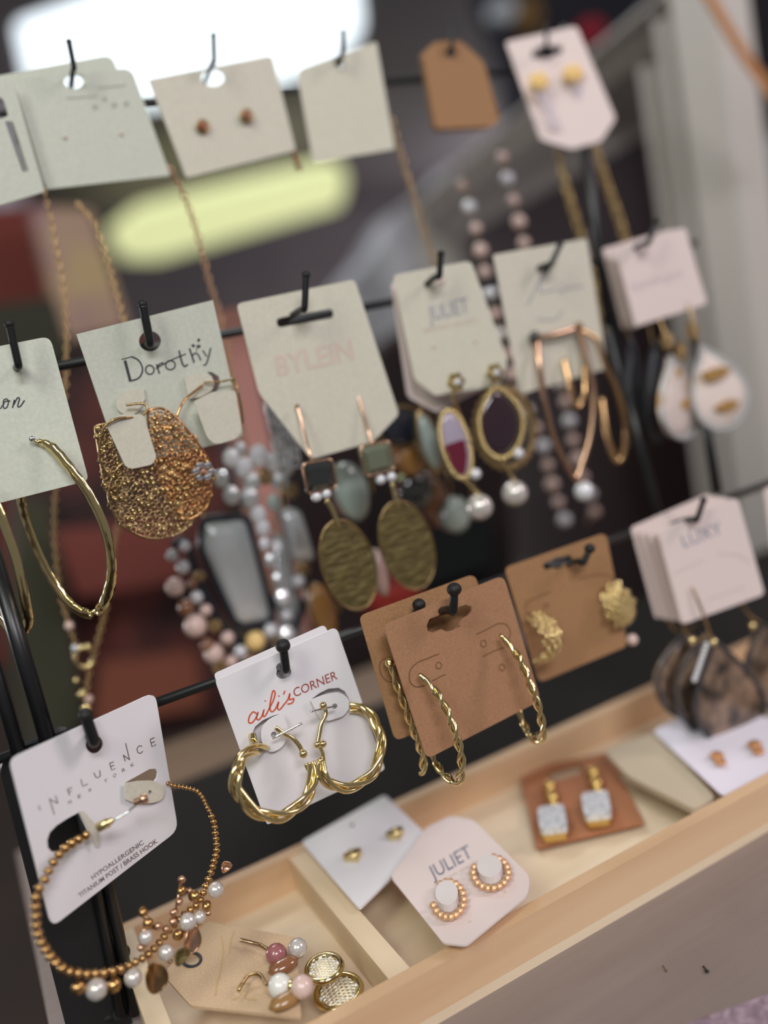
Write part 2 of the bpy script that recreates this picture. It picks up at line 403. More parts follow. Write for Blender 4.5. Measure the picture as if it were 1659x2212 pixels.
# -- card with beaded hoop
f = Frame(200, 1740, -.027, 24, 0)
slotL = [(x/3.021, 1480+y/3.021) for x, y in [(515, 830), (440, 870), (370, 915), (325, 960), (308, 1010), (312, 1060), (340, 1090), (385, 1085), (440, 1050), (520, 1010), (590, 985)]]
slotR = [(x/3.021, 1480+y/3.021) for x, y in [(815, 637), (900, 590), (975, 548), (1015, 545), (1030, 570), (1025, 605), (1000, 640), (900, 655)]]
b1 = card('earring_card', 'white card with brown spaced lettering holding one large beaded hoop', 'card', f, [(20, 1640), (335, 1495), (385, 1793), (112, 2003)], P_WHITE, 22,
          [ell(204, 1608, 19, 20), slotL, slotR], G_CARD, .0007)
K = dict(sc=3.021, org=(0, 1480))
st = [[(252, 785), (262, 818)], [(322, 738), (355, 845)], [(325, 745), (374, 770)], [(362, 722), (378, 772)], [(440, 680), (455, 720)], [(438, 682), (470, 668)], [(446, 698), (466, 690)],
      [(528, 615), (540, 660), (572, 645)], [(612, 570), (625, 600), (640, 605), (655, 590), (650, 555)], [(715, 510), (730, 555), (752, 543)], [(715, 510), (742, 500)], [(722, 532), (745, 522)],
      [(805, 455), (818, 497)], [(806, 457), (846, 487)], [(820, 378), (846, 488)], [(928, 398), (908, 395), (894, 415), (900, 440), (920, 445), (932, 430)], [(980, 355), (992, 402), (1018, 388)], [(980, 355), (1008, 342)], [(986, 378), (1010, 368)]]
ink(b1, f, INK_B, [(6, s) for s in st], sm=1, **K)
for ch, x, y in (('N', 457, 765), ('E', 520, 727), ('W', 588, 688), ('Y', 692, 626), ('O', 750, 592), ('R', 808, 556), ('K', 866, 522)):
    text(b1, f, INK_B, ch, (x-9, y+14), (x+11, y+2), (x-14, y-8), **K)
text(b1, f, INK_B, 'HYPOALLERGENIC', (605, 1270), (940, 1035), (592, 1246), bold=.008, **K)
text(b1, f, INK_B, 'TITANIUM POST / BRASS HOOK', (522, 1388), (1030, 1026), (508, 1363), bold=.008, **K)
def tab(t, f, P, m, rad, bend=.003, base=0, name='fold_tab', th=.0005, holes=()):
    fr2 = Frame.__new__(Frame); fr2.o = f.o+f.n*bend; fr2.n = f.n
    return add_sheet(t, fr2, P, m, rad, holes, th, 0, name)
k = lambda L, s=3.021, o=(0, 1480): [(x/s+o[0], y/s+o[1]) for x, y in L]
tab(b1, f, k([(815, 640), (905, 625), (1010, 622), (1078, 665), (1065, 745), (1000, 770), (880, 770), (820, 745)]), P_CREAM, [1, 4, 12, 14, 14, 12, 4, 1], .002, holes=[ell(980/3.021, 1480+700/3.021, 4, 5)])
tab(b1, f, k([(512, 825), (545, 822), (620, 905), (650, 975), (640, 1055), (618, 1045), (600, 980), (560, 900)]), P_CREAM, 3, .003)
hp = t = thing('beaded_hoop_earring', 'large gold beaded hoop with pearl clusters on the front white card', 'earring', onY(120, 1980, -.04))
L = [(560, 980), (510, 1010), (465, 1035), (430, 1060), (395, 1095), (360, 1140), (325, 1195), (300, 1255), (262, 1315), (235, 1375), (232, 1435), (235, 1500), (235, 1560), (245, 1615), (262, 1665), (290, 1710), (320, 1757), (355, 1800), (400, 1840), (440, 1865), (490, 1875), (545, 1885), (600, 1885), (655, 1880), (710, 1875), (765, 1860), (815, 1845), (860, 1820), (905, 1800), (945, 1775), (985, 1745), (1020, 1705), (1060, 1660), (1095, 1610), (1140, 1560), (1190, 1510), (1240, 1470), (1290, 1430), (1320, 1370), (1340, 1320), (1362, 1270), (1385, 1200), (1398, 1150), (1412, 1100), (1415, 1050), (1410, 1000), (1405, 950), (1400, 905), (1385, 865), (1370, 825), (1350, 790), (1335, 755), (1315, 720), (1285, 690), (1240, 675), (1190, 665), (1130, 655), (1085, 635)]
def hy(i): # depth along the hoop
    u = i/(len(L)-1)
    return -.034-.020*math.sin(math.pi*min(1, u*1.25))*(1-u*.55)+.018*max(0, u-.7)/.3
hpath = smooth_path([onY(x/3.021, 1480+y/3.021, hy(i)) for i, (x, y) in enumerate(L)], 5)
MB().tube(hpath, .00035, 6).build('hoop_wire', ROSE, hp)
i = 0; acc = 0; pos = hpath[0]; nb = 0
def bead_r(u): return .00172 if u < .45 else (.00145 if u < .72 else (.00125 if u < .86 else .00085))
tot = sum((b-a).length for a, b in zip(hpath, hpath[1:])); d = 0; nxt = 0
for a, b in zip(hpath, hpath[1:]):
    l = (b-a).length
    while nxt <= d+l:
        p = a.lerp(b, (nxt-d)/l); u = nxt/tot; r = bead_r(u)*random.uniform(.97, 1.04)*.93; tdir = (b-a).normalized()
        bead(hp, 'gold_bead', GOLD_B, p, r, 14, (1.08, 1.08, .84), tdir.to_track_quat('Z', 'Y').to_euler()); nxt += r*1.78
    d += l
def hpos(x, y, dy=0): # find depth from the nearest hoop point
    q = min(range(len(L)), key=lambda i: (L[i][0]-x)**2+(L[i][1]-y)**2); return onY(x/3.021, 1480+y/3.021, hy(q)+dy)
for x, y, r in ((1408, 1337, .0029), (1225, 1545, .0031), (1302, 1515, .0023), (952, 1645, .0025), (1085, 1745, .0028), (870, 1910, .0030), (630, 1985, .0035)):
    bead(hp, 'pearl', PEARL, hpos(x, y, -.002), r, 20); p = hpos(x+(8 if x > 1300 else 2), y+(50 if x < 1200 else 40), -.002)
    bead(hp, 'pin_head', ROSE, p, .0007, 8)
for x, y, r in ((515, 1975, .0023), (745, 1958, .0023), (1265, 1375, .0021), (1350, 1440, .0018), (1360, 1490, .0010), (1165, 1630, .0021), (1185, 1270, .0015), (1187, 1340, .0017), (1170, 1412, .0015), (1137, 1485, .0014), (935, 1478, .0018), (968, 1555, .0018), (1030, 1575, .0014), (1085, 1590, .0014), (1130, 1540, .0014), (1200, 1600, .0012), (1240, 1340, .0010), (920, 1715, .0012), (940, 1600, .0010), (1110, 1800, .0009), (1280, 1570, .0012), (950, 1515, .0010)):
    bead(hp, 'gold_nugget', ROSE if r < .0016 else GOLD_B, hpos(x, y, -.0015), r, 10, (1, .9, 1.1), (x, y, 0))
for a, b in (((1185, 1262), (1130, 1560)), ((930, 1470), (1000, 1590)), ((1000, 1570), (1110, 1590)), ((1210, 1330), (1330, 1400))):
    MB().tube([hpos(*a), hpos(*b)], .0005, 6).build('twisted_spike', ROSE, hp)
def petal(x, y, rx, ry, rot, name, m=None):
    c = hpos(x, y, -.003); mb = MB(); n = 20; vs = []; fs = []
    U = Vector((math.cos(rot), .3, math.sin(rot))).normalized(); V = Vector((-math.sin(rot), .1, math.cos(rot))).normalized(); N = U.cross(V)
    for j in range(5):
        for i in range(n):
            a = 2*math.pi*i/n; rr = (j+.001)/4; vs.append(c+U*rx*rr*math.cos(a)*(1-.12*math.sin(a))+V*ry*rr*math.sin(a)+N*(.0014*rr*rr*(1+.4*math.cos(2*a))))
    for j in range(4):
        for i in range(n): fs.append((j*n+i, j*n+(i+1) % n, (j+1)*n+(i+1) % n, (j+1)*n+i))
    mb.add(vs, fs, True); mb.tube([vs[4*n+i] for i in range(n)], .0003, 6, True); return mb.build(name, m or mat('gold_brown_leaf', (150, 120, 84), .25, 1), hp)
petal(1007, 1905, .0038, .0050, .1, 'leaf_charm'); petal(1240, 1660, .0032, .0046, -.3, 'leaf_charm', ROSE); petal(1175, 1765, .0030, .0022, .3, 'leaf_charm', BRONZE); petal(1462, 1182, .0020, .0017, 0, 'flower_charm', ROSE)
wire(hp, 'post_cap', ROSE, [(880, 765, -.040), (925, 745, -.041), (960, 735, -.041)], [.0012]*6+[.0017]*7, 12, **K)
wire(hp, 'post_cap', GOLD, [(640, 930, -.040), (690, 905, -.041), (735, 880, -.041)], [.0017]*9+[.0011]*4, 12, **K)
wire(hp, 'post_wire', SILVER, [(735, 885, -.040), (815, 840, -.041), (890, 780, -.040)], .0004, 8, **K)

DY = 0
# -- two white cards, twisted hoops
f = Frame(645, 1570, -.0225, -2, 0)
card('earring_card', 'plain white card mostly hidden behind the one with orange script', 'card', f, [(462, 1456), (702, 1350), (822, 1648), (577, 1762)], P_WHITE, 9, [], G_CARD, .0006)
f = Frame(648, 1568, -.026, -2, 0)
K = dict(sc=3.606, org=(440, 1320)); k2 = lambda L: k(L, 3.606, (440, 1320))
sl = k2([(610, 798), (540, 815), (460, 850), (400, 900), (380, 950), (400, 1000), (455, 1040), (475, 1050), (500, 1090), (550, 1105), (620, 1040), (560, 1000), (480, 960), (500, 880)])
sr = k2([(835, 690), (900, 640), (970, 605), (1050, 597), (1100, 625), (1125, 670), (1135, 720), (1130, 790), (1060, 830), (960, 860), (1000, 780), (960, 700)])
b2 = card('earring_card', 'white card with orange script lettering holding two thick twisted gold hoops', 'card', f, [(465, 1470), (727, 1355), (832, 1662), (577, 1782)], P_WHITE, [9, 12, 8, 6],
          [ell(613, 1453, 16.5, 14, -20), sl, sr], G_CARD, .0007)
tab(b2, f, k2([(612, 800), (520, 835), (455, 900), (445, 980), (470, 1070), (530, 1105), (600, 1070), (640, 1020), (655, 900)]), P_WHITE, [1, 20, 20, 20, 20, 20, 12, 10, 1], .0022, holes=[ell(440+545/3.606, 1320+965/3.606, 6, 7)])
tab(b2, f, k2([(832, 695), (930, 655), (1060, 630), (1130, 680), (1135, 760), (1090, 820), (960, 860), (900, 830)]), P_WHITE, [1, 10, 20, 20, 20, 20, 12, 1], .002, holes=[ell(440+1022/3.606, 1320+742/3.606, 6, 6)])
text(b2, f, INK_R, 'CORNER', (708, 672), (1044, 528), (692, 606), **K)
sc_ = [[(412, 800), (385, 785), (357, 820), (350, 865), (375, 870), (405, 835), (425, 785), (412, 830), (428, 848), (455, 815), (470, 765), (462, 815), (480, 815), (510, 760), (545, 690), (556, 635), (540, 622), (525, 680), (515, 750), (530, 785), (560, 760), (585, 705), (575, 755), (592, 768), (620, 735), (655, 690), (672, 640), (668, 690), (702, 680), (690, 715), (652, 725)],
       [(478, 703), (482, 697)], [(584, 665), (588, 659)], [(634, 620), (622, 650)]]
ink(b2, f, INK_O, [(11, sc_[0]), (14, sc_[1]), (14, sc_[2]), (10, sc_[3])], **K)
def clasp(t, pts, pin, y):
    wire(t, 'lever', GOLD, [(x, yy, y-.001*i) for i, (x, yy) in enumerate(pts)], .0009, 8, **K)
    wire(t, 'post', SILVER, [(pin[0], pin[1], y-.001), (pin[2], pin[3], y-.005)], .00045, 8, **K)
t = thing('twisted_hoop_earring', 'thick twisted gold hoop, left one on the card with orange script', 'earring', onY(560, 1700, -.03), 'thick twisted hoops on the script card')
hl = [(470, 1062, -.026), (385, 1085, -.032), (300, 1150, -.037), (252, 1255, -.040), (250, 1370, -.041), (300, 1470, -.042), (385, 1550, -.043), (480, 1595, -.044), (590, 1600, -.044), (700, 1550, -.043), (785, 1470, -.042), (838, 1380, -.040), (848, 1280, -.038), (825, 1180, -.036)]
twist(MB(), ypath(hl, 8, False, 3.606, (440, 1320)), .00150, .00098, 3, .036, 10).build('twisted_hoop', GOLD, t)
clasp(t, [(560, 905), (620, 950), (690, 990), (745, 1050), (775, 1115)], (538, 992, 770, 872), -.031)
MB().ball(onY(440+775/3.606, 1320+1112/3.606, -.036), .0016, 12, 8).build('hinge', GOLD, t)
wire(t, 'end_stub', GOLD, [(378, 962, -.026), (388, 1010, -.028)], .0014, 8, **K)
t = thing('twisted_hoop_earring', 'thick twisted gold hoop, right one on the card with orange script', 'earring', onY(750, 1690, -.03), 'thick twisted hoops on the script card')
hr = [(1140, 752, -.027), (1225, 755, -.029), (1310, 825, -.032), (1362, 920, -.036), (1380, 1020, -.038), (1370, 1120, -.040), (1335, 1225, -.041), (1280, 1300, -.042), (1180, 1358, -.042), (1080, 1378, -.042), (980, 1340, -.041), (925, 1270, -.040), (900, 1180, -.038)]
twist(MB(), ypath(hr, 8, False, 3.606, (440, 1320)), .00135, .00092, 3, .036, 10, 1).build('twisted_hoop', GOLD, t)
clasp(t, [(935, 735), (950, 800), (915, 880), (900, 960), (885, 1040)], (1020, 742, 832, 782), -.032)
wire(t, 'hinge_pin', GOLD, [(905, 1060, -.034), (925, 1110, -.035), (935, 1175, -.036)], .0008, 8, **K)
for x, y in ((930, 735), (885, 1040), (930, 1035), (910, 1165)): bead(t, 'rivet', GOLD, onY(440+x/3.606, 1320+y/3.606, -.036), .0014, 12)

# -- kraft cards
def euro(cx, cy, w, h, rot, b=1.35):
    c, s = math.cos(math.radians(rot)), math.sin(math.radians(rot)); P = []
    base = [(-w, -h*.3), (-w*.85, -h), (-w*.35, -h), (-w*.25, -h*b), (w*.25, -h*b), (w*.35, -h), (w*.85, -h), (w, -h*.3), (w, h*.3), (w*.85, h), (w*.35, h), (w*.22, h*b*1.2), (-w*.22, h*b*1.2), (-w*.35, h), (-w*.85, h), (-w, h*.3)]
    return roundpoly([(cx+x*c-y*s, cy+x*s+y*c) for x, y in base], 3, 2)
def crease(t, f, P, m, w_=2.2, name='punched_crease'):
    mb = MB(); mb.tube(smooth_path([f.pt(*p, .00005) for p in P], 5), w_*.00009, 6); return mb.build(name, m, t)
DY = -.018
f = Frame(930, 1420, -.0165, -2, -2)
kb = card('earring_card', 'darker kraft card peeping out behind the front kraft card', 'card', f, [(776, 1331), (1026, 1240), (1104, 1500), (854, 1601)], KRAFT_DARK, 16, [ell(905, 1318, 15, 9, -22)], G_CARD, .0007)
crease(kb, f, ell(838, 1448, 17, 26, -20)+[ell(838, 1448, 17, 26, -20)[0]], K_EDGE)
DY = 0
f = Frame(1225, 1320, -.021, -8, 0)
b4 = card('earring_card', 'kraft card with a dark butterfly slot holding two wide mesh hoops', 'card', f, [(1090, 1227), (1309, 1151), (1356, 1395), (1165, 1475)], KRAFT_DARK, 14, [euro(1205, 1215, 33, 8.5, -18)], G_CARD, .0007)
crease(b4, f, [(1135, 1315), (1140, 1300), (1165, 1288), (1190, 1278)], K_EDGE); crease(b4, f, [(1250, 1252), (1280, 1243), (1318, 1243), (1328, 1262)], K_EDGE)
for p in ((1180, 1308),): crease(b4, f, ell(*p, 5, 4)+[ell(*p, 5, 4)[0]], K_EDGE)
DY = -.018
f = Frame(998, 1440, -.027, 0, -4)
k3 = lambda L: k(L, 2.44, (760, 1130)); K3 = dict(sc=2.44, org=(760, 1130))
slot = k3([(395, 540), (410, 505), (450, 490), (490, 470), (540, 465), (565, 440), (600, 430), (630, 440), (632, 465), (610, 490), (575, 510), (560, 540), (530, 565), (500, 572), (475, 560), (430, 578), (400, 570)])
b3 = card('earring_card', 'front kraft card with punched slot holding two slim twisted hoops', 'card', f, [(828, 1351), (1088, 1243), (1168, 1513), (922, 1640)], KRAFT, 17, [slot], G_CARD, .0008)
crease(b3, f, k3([(500, 562), (530, 558), (565, 540), (568, 545)]), K_EDGE)
crease(b3, f, k3([(460, 688), (400, 712), (345, 735), (308, 775), (305, 830), (335, 862), (385, 855)]), K_EDGE); crease(b3, f, k3([(425, 830), (460, 812), (492, 797)]), K_EDGE)
crease(b3, f, k3([(658, 585), (710, 560), (770, 530), (815, 535), (835, 575), (825, 620)]), K_EDGE); crease(b3, f, k3([(692, 703), (745, 675), (800, 655)]), K_EDGE)
for x, y in ((458, 750), (694, 635), (791, 760)):
    e = ell(760+x/2.44, 1130+y/2.44, 6, 7); crease(b3, f, e+[e[0]], K_EDGE, 2)
for x, y in ((358, 797), (785, 590)): MB().ball(f.pt(760+x/2.44, 1130+y/2.44, 0), .0007, 10, 6).build('pin_hole', K_EDGE, b3)
G_SL = 'slim twisted hoops on the kraft cards'
def slim(label, pts, y, dy, n=2, r=.0008):
    t = thing('slim_hoop_earring', label, 'earring', onY(760+pts[0][0]/2.44, 1130+pts[0][1]/2.44, y), G_SL)
    N = len(pts); path = ypath([(a, b, y+dy(i/(N-1))) for i, (a, b) in enumerate(pts)], 7, False, 2.44, (760, 1130))
    twist(MB(), path, .0010, r, n, .0135, 8, taper=True).build('twisted_hoop', GOLD, t); return t
fr_ = lambda u: -.003-.012*math.sin(math.pi*min(1, u*1.1))+.030*max(0, u-.6)
slim('slim twisted gold hoop, left one on the front kraft card', [(355, 797), (410, 850), (450, 900), (490, 970), (520, 1040), (545, 1110), (565, 1180), (578, 1260), (570, 1345), (545, 1365), (500, 1340), (460, 1290), (430, 1240), (415, 1180)], -.027, fr_)
slim('slim twisted gold hoop, right one on the front kraft card', [(785, 590), (840, 655), (880, 710), (920, 800), (950, 880), (980, 960), (1000, 1050), (1005, 1110), (990, 1147), (955, 1135), (920, 1085), (890, 1020), (870, 950)], -.028, fr_)
t = slim('slim twisted gold hoop on the darker kraft card behind', [(200, 735), (232, 840), (262, 920), (292, 1000), (318, 1080), (350, 1160), (372, 1230), (376, 1310), (360, 1320)], -.0175, lambda u: -.003-.0025*math.sin(math.pi*u))
bead(t, 'post_ball', GOLD, onY(760+200/2.44, 1130+735/2.44, -.019), .0022, 14)
DY = 0
def mesh_hoop(label, pts, y, dy, wd, r=.0011, cols=5, across=None):
    t = thing('mesh_hoop_earring', label, 'earring', onY(*pts[0], y), 'wide mesh hoops on the kraft card')
    N = len(pts); path = even(ypath([(a, b, y+dy(i/(N-1))) for i, (a, b) in enumerate(pts)], 6), r*2.1); mb = MB()
    for i, p in enumerate(path):
        tg = (path[min(i+1, len(path)-1)]-path[max(0, i-1)]).normalized(); ac = Vector(across) if across else tg.cross(Vector((0, 1, 0))).normalized()
        for c in range(cols):
            q = (c-(cols-1)/2)/(cols-1)*2 + (.5/(cols-1)*(1 if i % 2 else -1)); w_ = wd*min(1, .45+3*min(i, len(path)-1-i)/len(path))
            c0 = p+ac*q*w_/2+Vector((0, -.0012*(1-q*q), 0)); mb.ball(c0, r*.5, 6, 4)
            mb.tube([c0+ac*r*math.cos(a)+tg*r*math.sin(a) for a in [z*math.pi/3 for z in range(6)]], r*.3, 5, True)
    mb.build('bead_mesh', GOLD, t); wire(t, 'post', ROSE, [(pts[0][0]-12, pts[0][1]-5, y), (pts[0][0], pts[0][1], y-.003)], .0007); return t
mesh_hoop('narrow side of a gold mesh hoop beside the front kraft card', [(1152, 1330), (1178, 1345), (1194, 1375), (1195, 1400), (1184, 1420), (1160, 1432)], -.024, lambda u: -.012*math.sin(math.pi*u), .0065, .0013, 3)
mesh_hoop('wide gold mesh hoop at the right edge of the kraft card', [(1312, 1276), (1328, 1296), (1348, 1318), (1366, 1338)], -.026, lambda u: -.004*math.sin(math.pi*u), .0125, .0016, 5, (.75, 0, .66))
bead(bpy.data.objects['mesh_hoop_earring.001'], 'drop_bead', PEARL_P, onY(1366, 1382, -.022), .0026, 14)

# -- blush card stack with stone teardrops
for i in range(4):
    dx, dy = -58+i*17, -9+i*3
    f = Frame(1536+dx, 1210+dy, -.012-i*.004, -8, 0)
    card('earring_card', ['rearmost blush card in the stack above the stone teardrops', 'second blush card from the back above the stone teardrops', 'third blush card from the back above the stone teardrops', 'blush card just behind the front one above the stone teardrops'][i], 'card', f,
         [(1421+dx, 1149+dy), (1592+dx, 1074+dy), (1651+dx, 1284+dy), (1475+dx, 1347+dy)], P_PINK, 9, [ell(1505+dx, 1130+dy, 12, 10)], G_CARD, .0006)
f = Frame(1536, 1210, -.030, -10, 0)
b5 = card('earring_card', 'front blush card of the stack above the brown stone teardrops', 'card', f, [(1421, 1149), (1592, 1072), (1652, 1284), (1474, 1349)], P_PINK, [8, 18, 12, 10], [ell(1504, 1126, 9, 6)], G_CARD, .0006)
text(b5, f, INK_G, 'LUXY', (1478, 1183), (1562, 1152), (1470, 1157))
ink(b5, f, mat('pale_scoring', (190, 172, 176), .7), [(1.6, [(1455, 1240), (1480, 1228), (1520, 1210)]), (1.6, [(1550, 1198), (1590, 1198), (1620, 1215)]), (1.6, [(1530, 1295), (1610, 1268)])])
f6 = Frame(1700, 1120, -.028, -8, 0)
card('earring_card', 'blush card cut off at the right edge of the picture', 'card', f6, [(1650, 1055), (1740, 1030), (1790, 1190), (1668, 1195)], P_PINK, 10, [], G_CARD, .0006)
def teardrop(cx, cy, rx, ry, apex, n=40):
    P = []
    for i in range(n):
        a = 2*math.pi*i/n; s, c = math.sin(a), math.cos(a)
        x = cx+rx*s*(1 if c < 0 else (1-.15*c*c)); y = cy-ry*c
        if c > 0: k_ = c**2.2; x = x*(1-k_)+apex[0]*k_; y = y*(1-k_)+apex[1]*k_
        P.append((x, y))
    return P
def dropgem(name, label, group, P, y, yaw, m, rim, rr, hookpts=None, ty=.0025, border=GUN, hook_m=GOLD_D, nr=1):
    cx = sum(p[0] for p in P)/len(P); cy = sum(p[1] for p in P)/len(P); f = Frame(cx, cy, y, yaw, 0)
    t = thing(name, label, 'earring', f.o, group)
    n = len(P); c = f.pt(cx, cy, .0016); ring = [f.pt(*p, 0) for p in P]; ring2 = [f.pt(cx+(p[0]-cx)*.75, cy+(p[1]-cy)*.75, .0012) for p in P]; back = [v-f.n*ty for v in ring]
    mb = MB(); vs = ring+ring2+back+[c, c-f.n*(ty+.0016)]; fs = []
    for i in range(n):
        j = (i+1) % n; fs += [(i, j, n+j, n+i), (n+i, n+j, 3*n), (j, i, 2*n+i, 2*n+j), (2*n+j, 2*n+i, 3*n+1)]
    mb.add(vs, fs, True); mb.build('stone', m, t)
    if rim:
        rb = MB(); path = ring+[ring[0]]
        for p in even(path, rr*1.8): rb.ball(p+f.n*.0002, rr, 7, 5)
        rb.build('beaded_rim', border, t)
    if hookpts: wire(t, 'ear_wire', hook_m, hookpts, .0006)
    return t
G5 = 'stone teardrops under the blush card stack'
dropgem('teardrop_earring', 'dark rimmed teardrop edge furthest left under the blush card stack', G5, teardrop(1478, 1468, 58, 82, (1505, 1350)), -.012, 12, STONE, 1, .0010, [(1440, 1330, -.012), (1462, 1365, -.013), (1500, 1352, -.013)])
dropgem('teardrop_earring', 'brown teardrop in the middle layer under the blush card stack', G5, teardrop(1520, 1492, 62, 88, (1532, 1368)), -.020, 6, STONE, 1, .0010, [(1470, 1340, -.02), (1495, 1385, -.021), (1530, 1370, -.021)])
dropgem('teardrop_earring', 'dark beaded teardrop cut by the right edge of the picture', G5, teardrop(1672, 1450, 60, 80, (1640, 1345)), -.020, 0, STONE, 1, .0010, [(1590, 1270, -.02), (1612, 1320, -.024), (1640, 1345, -.021)])
dropgem('teardrop_earring', 'frontmost brown mottled stone teardrop with dark beaded rim', G5, teardrop(1577, 1520, 76, 92, (1538, 1378)), -.032, -6, STONE, 1, .0011, [(1494, 1268, -.031), (1512, 1310, -.034), (1525, 1345, -.033), (1538, 1385, -.032)])
for i, (x, y) in enumerate(((1541, 1387), (1495, 1384), (1625, 1352))): bead(bpy.data.objects[['teardrop_earring.003', 'teardrop_earring.001', 'teardrop_earring.002'][i]], 'jump_ball', GOLD, onY(x, y, -.034), .0019, 12)
s5 = bpy.data.objects['teardrop_earring.003']
for i in range(9): bead(s5, 'crystal', CRYSTAL, onY(1526-i*3.2, 1392+i*9.5, -.0345), .0013, 8)

DY = .018
# ------------------------------------------------------------------ middle row
f = Frame(0, 915, .004, -8, -6)
m0 = card('earring_card', 'pale sage card cut off by the left edge with script lettering', 'card', f, [(-190, 785), (108, 726), (192, 1038), (-110, 1114)], P_MINT, [14, 20, 14, 14], [ell(38, 800, 1, 1)], G_CARD, .0007)
k4 = lambda L: k(L, 2.676, (0, 600)); K4 = dict(sc=2.676, org=(0, 600))
ink(m0, f, INK, [(6, [(-12, 700), (-18, 745), (2, 755), (14, 735)]), (7, [(20, 735), (20, 710), (36, 700), (48, 712), (42, 745), (25, 755), (18, 738), (30, 715), (60, 712)]),
                 (8, [(72, 752), (84, 705), (78, 735), (100, 695), (112, 700), (102, 742), (118, 742), (142, 708)]), (6, [(-8, 680), (-5, 676)])], **K4)
def hoop(label, pts, group='large faceted gold hoops on the sage card', r=.0024, m=GOLD):
    t = thing('hoop_earring', label, 'earring', onY(*pts[0]), group)
    path = smooth_path([onY(*p) for p in pts], 10); N = len(path)
    rr = [r*min(1, .55+6*i/N, .7+6*(N-1-i)/N) for i in range(N)]
    MB().tube([p+Vector((0, 0, .0002*math.sin(i*1.3))) for i, p in enumerate(path)], rr, 6, flat=.42, updir=(.5, -.6, .2)).build('faceted_hoop', m, t); return t
t = hoop('large faceted gold hoop hanging whole from the sage card', [(84, 955, .000), (112, 968, -.003), (148, 1008, -.008), (190, 1065, -.012), (222, 1130, -.014), (238, 1190, -.013), (240, 1250, -.010), (225, 1300, -.004), (198, 1326, .000), (160, 1312, .005), (120, 1265, .010), (85, 1200, .012), (58, 1130, .011), (45, 1080, .009), (42, 1045, .007)])
bead(t, 'post_ball', SILVER, onY(69, 948, -.0005), .0012, 12); wire(t, 'post', GOLD, [(69, 948, 0), (84, 956, -.001)], .0006)
hoop('faceted gold hoop cut off by the left edge of the picture', [(-90, 1030, -.004), (-50, 1045, -.008), (-10, 1090, -.012), (15, 1150, -.014), (38, 1220, -.015), (55, 1300, -.013), (60, 1340, -.010), (42, 1366, -.006), (10, 1350, .000), (-25, 1300, .004), (-50, 1220, .006)])
# sage card with serif lettering, filigree earrings
f = Frame(345, 830, .004, -2, 3)
sL = k4([(660, 700), (690, 668), (760, 650), (830, 640), (835, 780), (780, 800), (720, 800), (670, 770)]); sR = k4([(1195, 545), (1225, 545), (1265, 570), (1275, 610), (1255, 655), (1225, 670), (1235, 610), (1225, 570)])
m1 = card('earring_card', 'pale sage card with large serif lettering and leaf sprig', 'card', f, [(165, 722), (460, 648), (527, 945), (262, 1010)], P_MINT, [1, 1, 16, 14], [ell(324, 737, 24, 22), sR], G_CARD, .0007)
tab(m1, f, k4([(830, 640), (720, 655), (668, 700), (675, 765), (740, 805), (800, 775), (840, 700)]), P_CREAM, [1, 16, 18, 18, 16, 10, 1], .001)
tab(m1, f, k4([(1065, 575), (1180, 545), (1240, 590), (1235, 640), (1170, 690), (1090, 700)]), P_CREAM, [1, 16, 18, 18, 14, 1], .0014)
tab(m1, f, k4([(608, 840), (690, 790), (830, 790), (905, 1040), (880, 1080), (760, 1105), (725, 1090)]), P_CREAM, [4, 8, 8, 20, 20, 20, 14], .008, name='lower_flap')
tab(m1, f, k4([(1120, 715), (1230, 660), (1360, 650), (1400, 880), (1370, 930), (1250, 965), (1200, 930)]), P_CREAM, [4, 8, 8, 20, 20, 20, 14], .008, name='lower_flap')
def OV(cx, cy, rx, ry, rot=-12): e = ell(cx, cy, rx, ry, rot, 16); return e+[e[0]]
ink(m1, f, INK, [(16, [(722, 478), (752, 592)]), (5, [(702, 472), (765, 455)]), (9, [(760, 456), (802, 478), (824, 525), (812, 568), (785, 588), (745, 597)]),
                 (8, OV(866, 532, 24, 26)), (9, [(905, 500), (922, 555)]), (8, [(908, 515), (925, 497), (945, 492)]), (8, OV(985, 505, 28, 26)), (10, [(1035, 420), (1052, 490), (1068, 512), (1085, 500)]), (7, [(900, 525), (985, 478), (1075, 440)]),
                 (10, [(1095, 408), (1122, 490)]), (8, [(1108, 455), (1128, 435), (1148, 448), (1160, 478)]), (8, [(1172, 420), (1195, 455)]), (9, [(1218, 405), (1205, 460), (1190, 500), (1175, 505)])], sm=3, **K4)
ink(m1, f, INK, [(14, [(1145, 368), (1152, 352)]), (15, [(1122, 400), (1112, 385)]), (15, [(1142, 402), (1158, 392)]), (4, [(1135, 425), (1140, 385)])], sm=1, name='leaf_sprig', **K4)
def inside(P, x, y):
    c = False; n = len(P)
    for i in range(n):
        (x1, y1), (x2, y2) = P[i], P[i-1]
        if (y1 > y) != (y2 > y) and x < (x2-x1)*(y-y1)/(y2-y1)+x1: c = not c
    return c
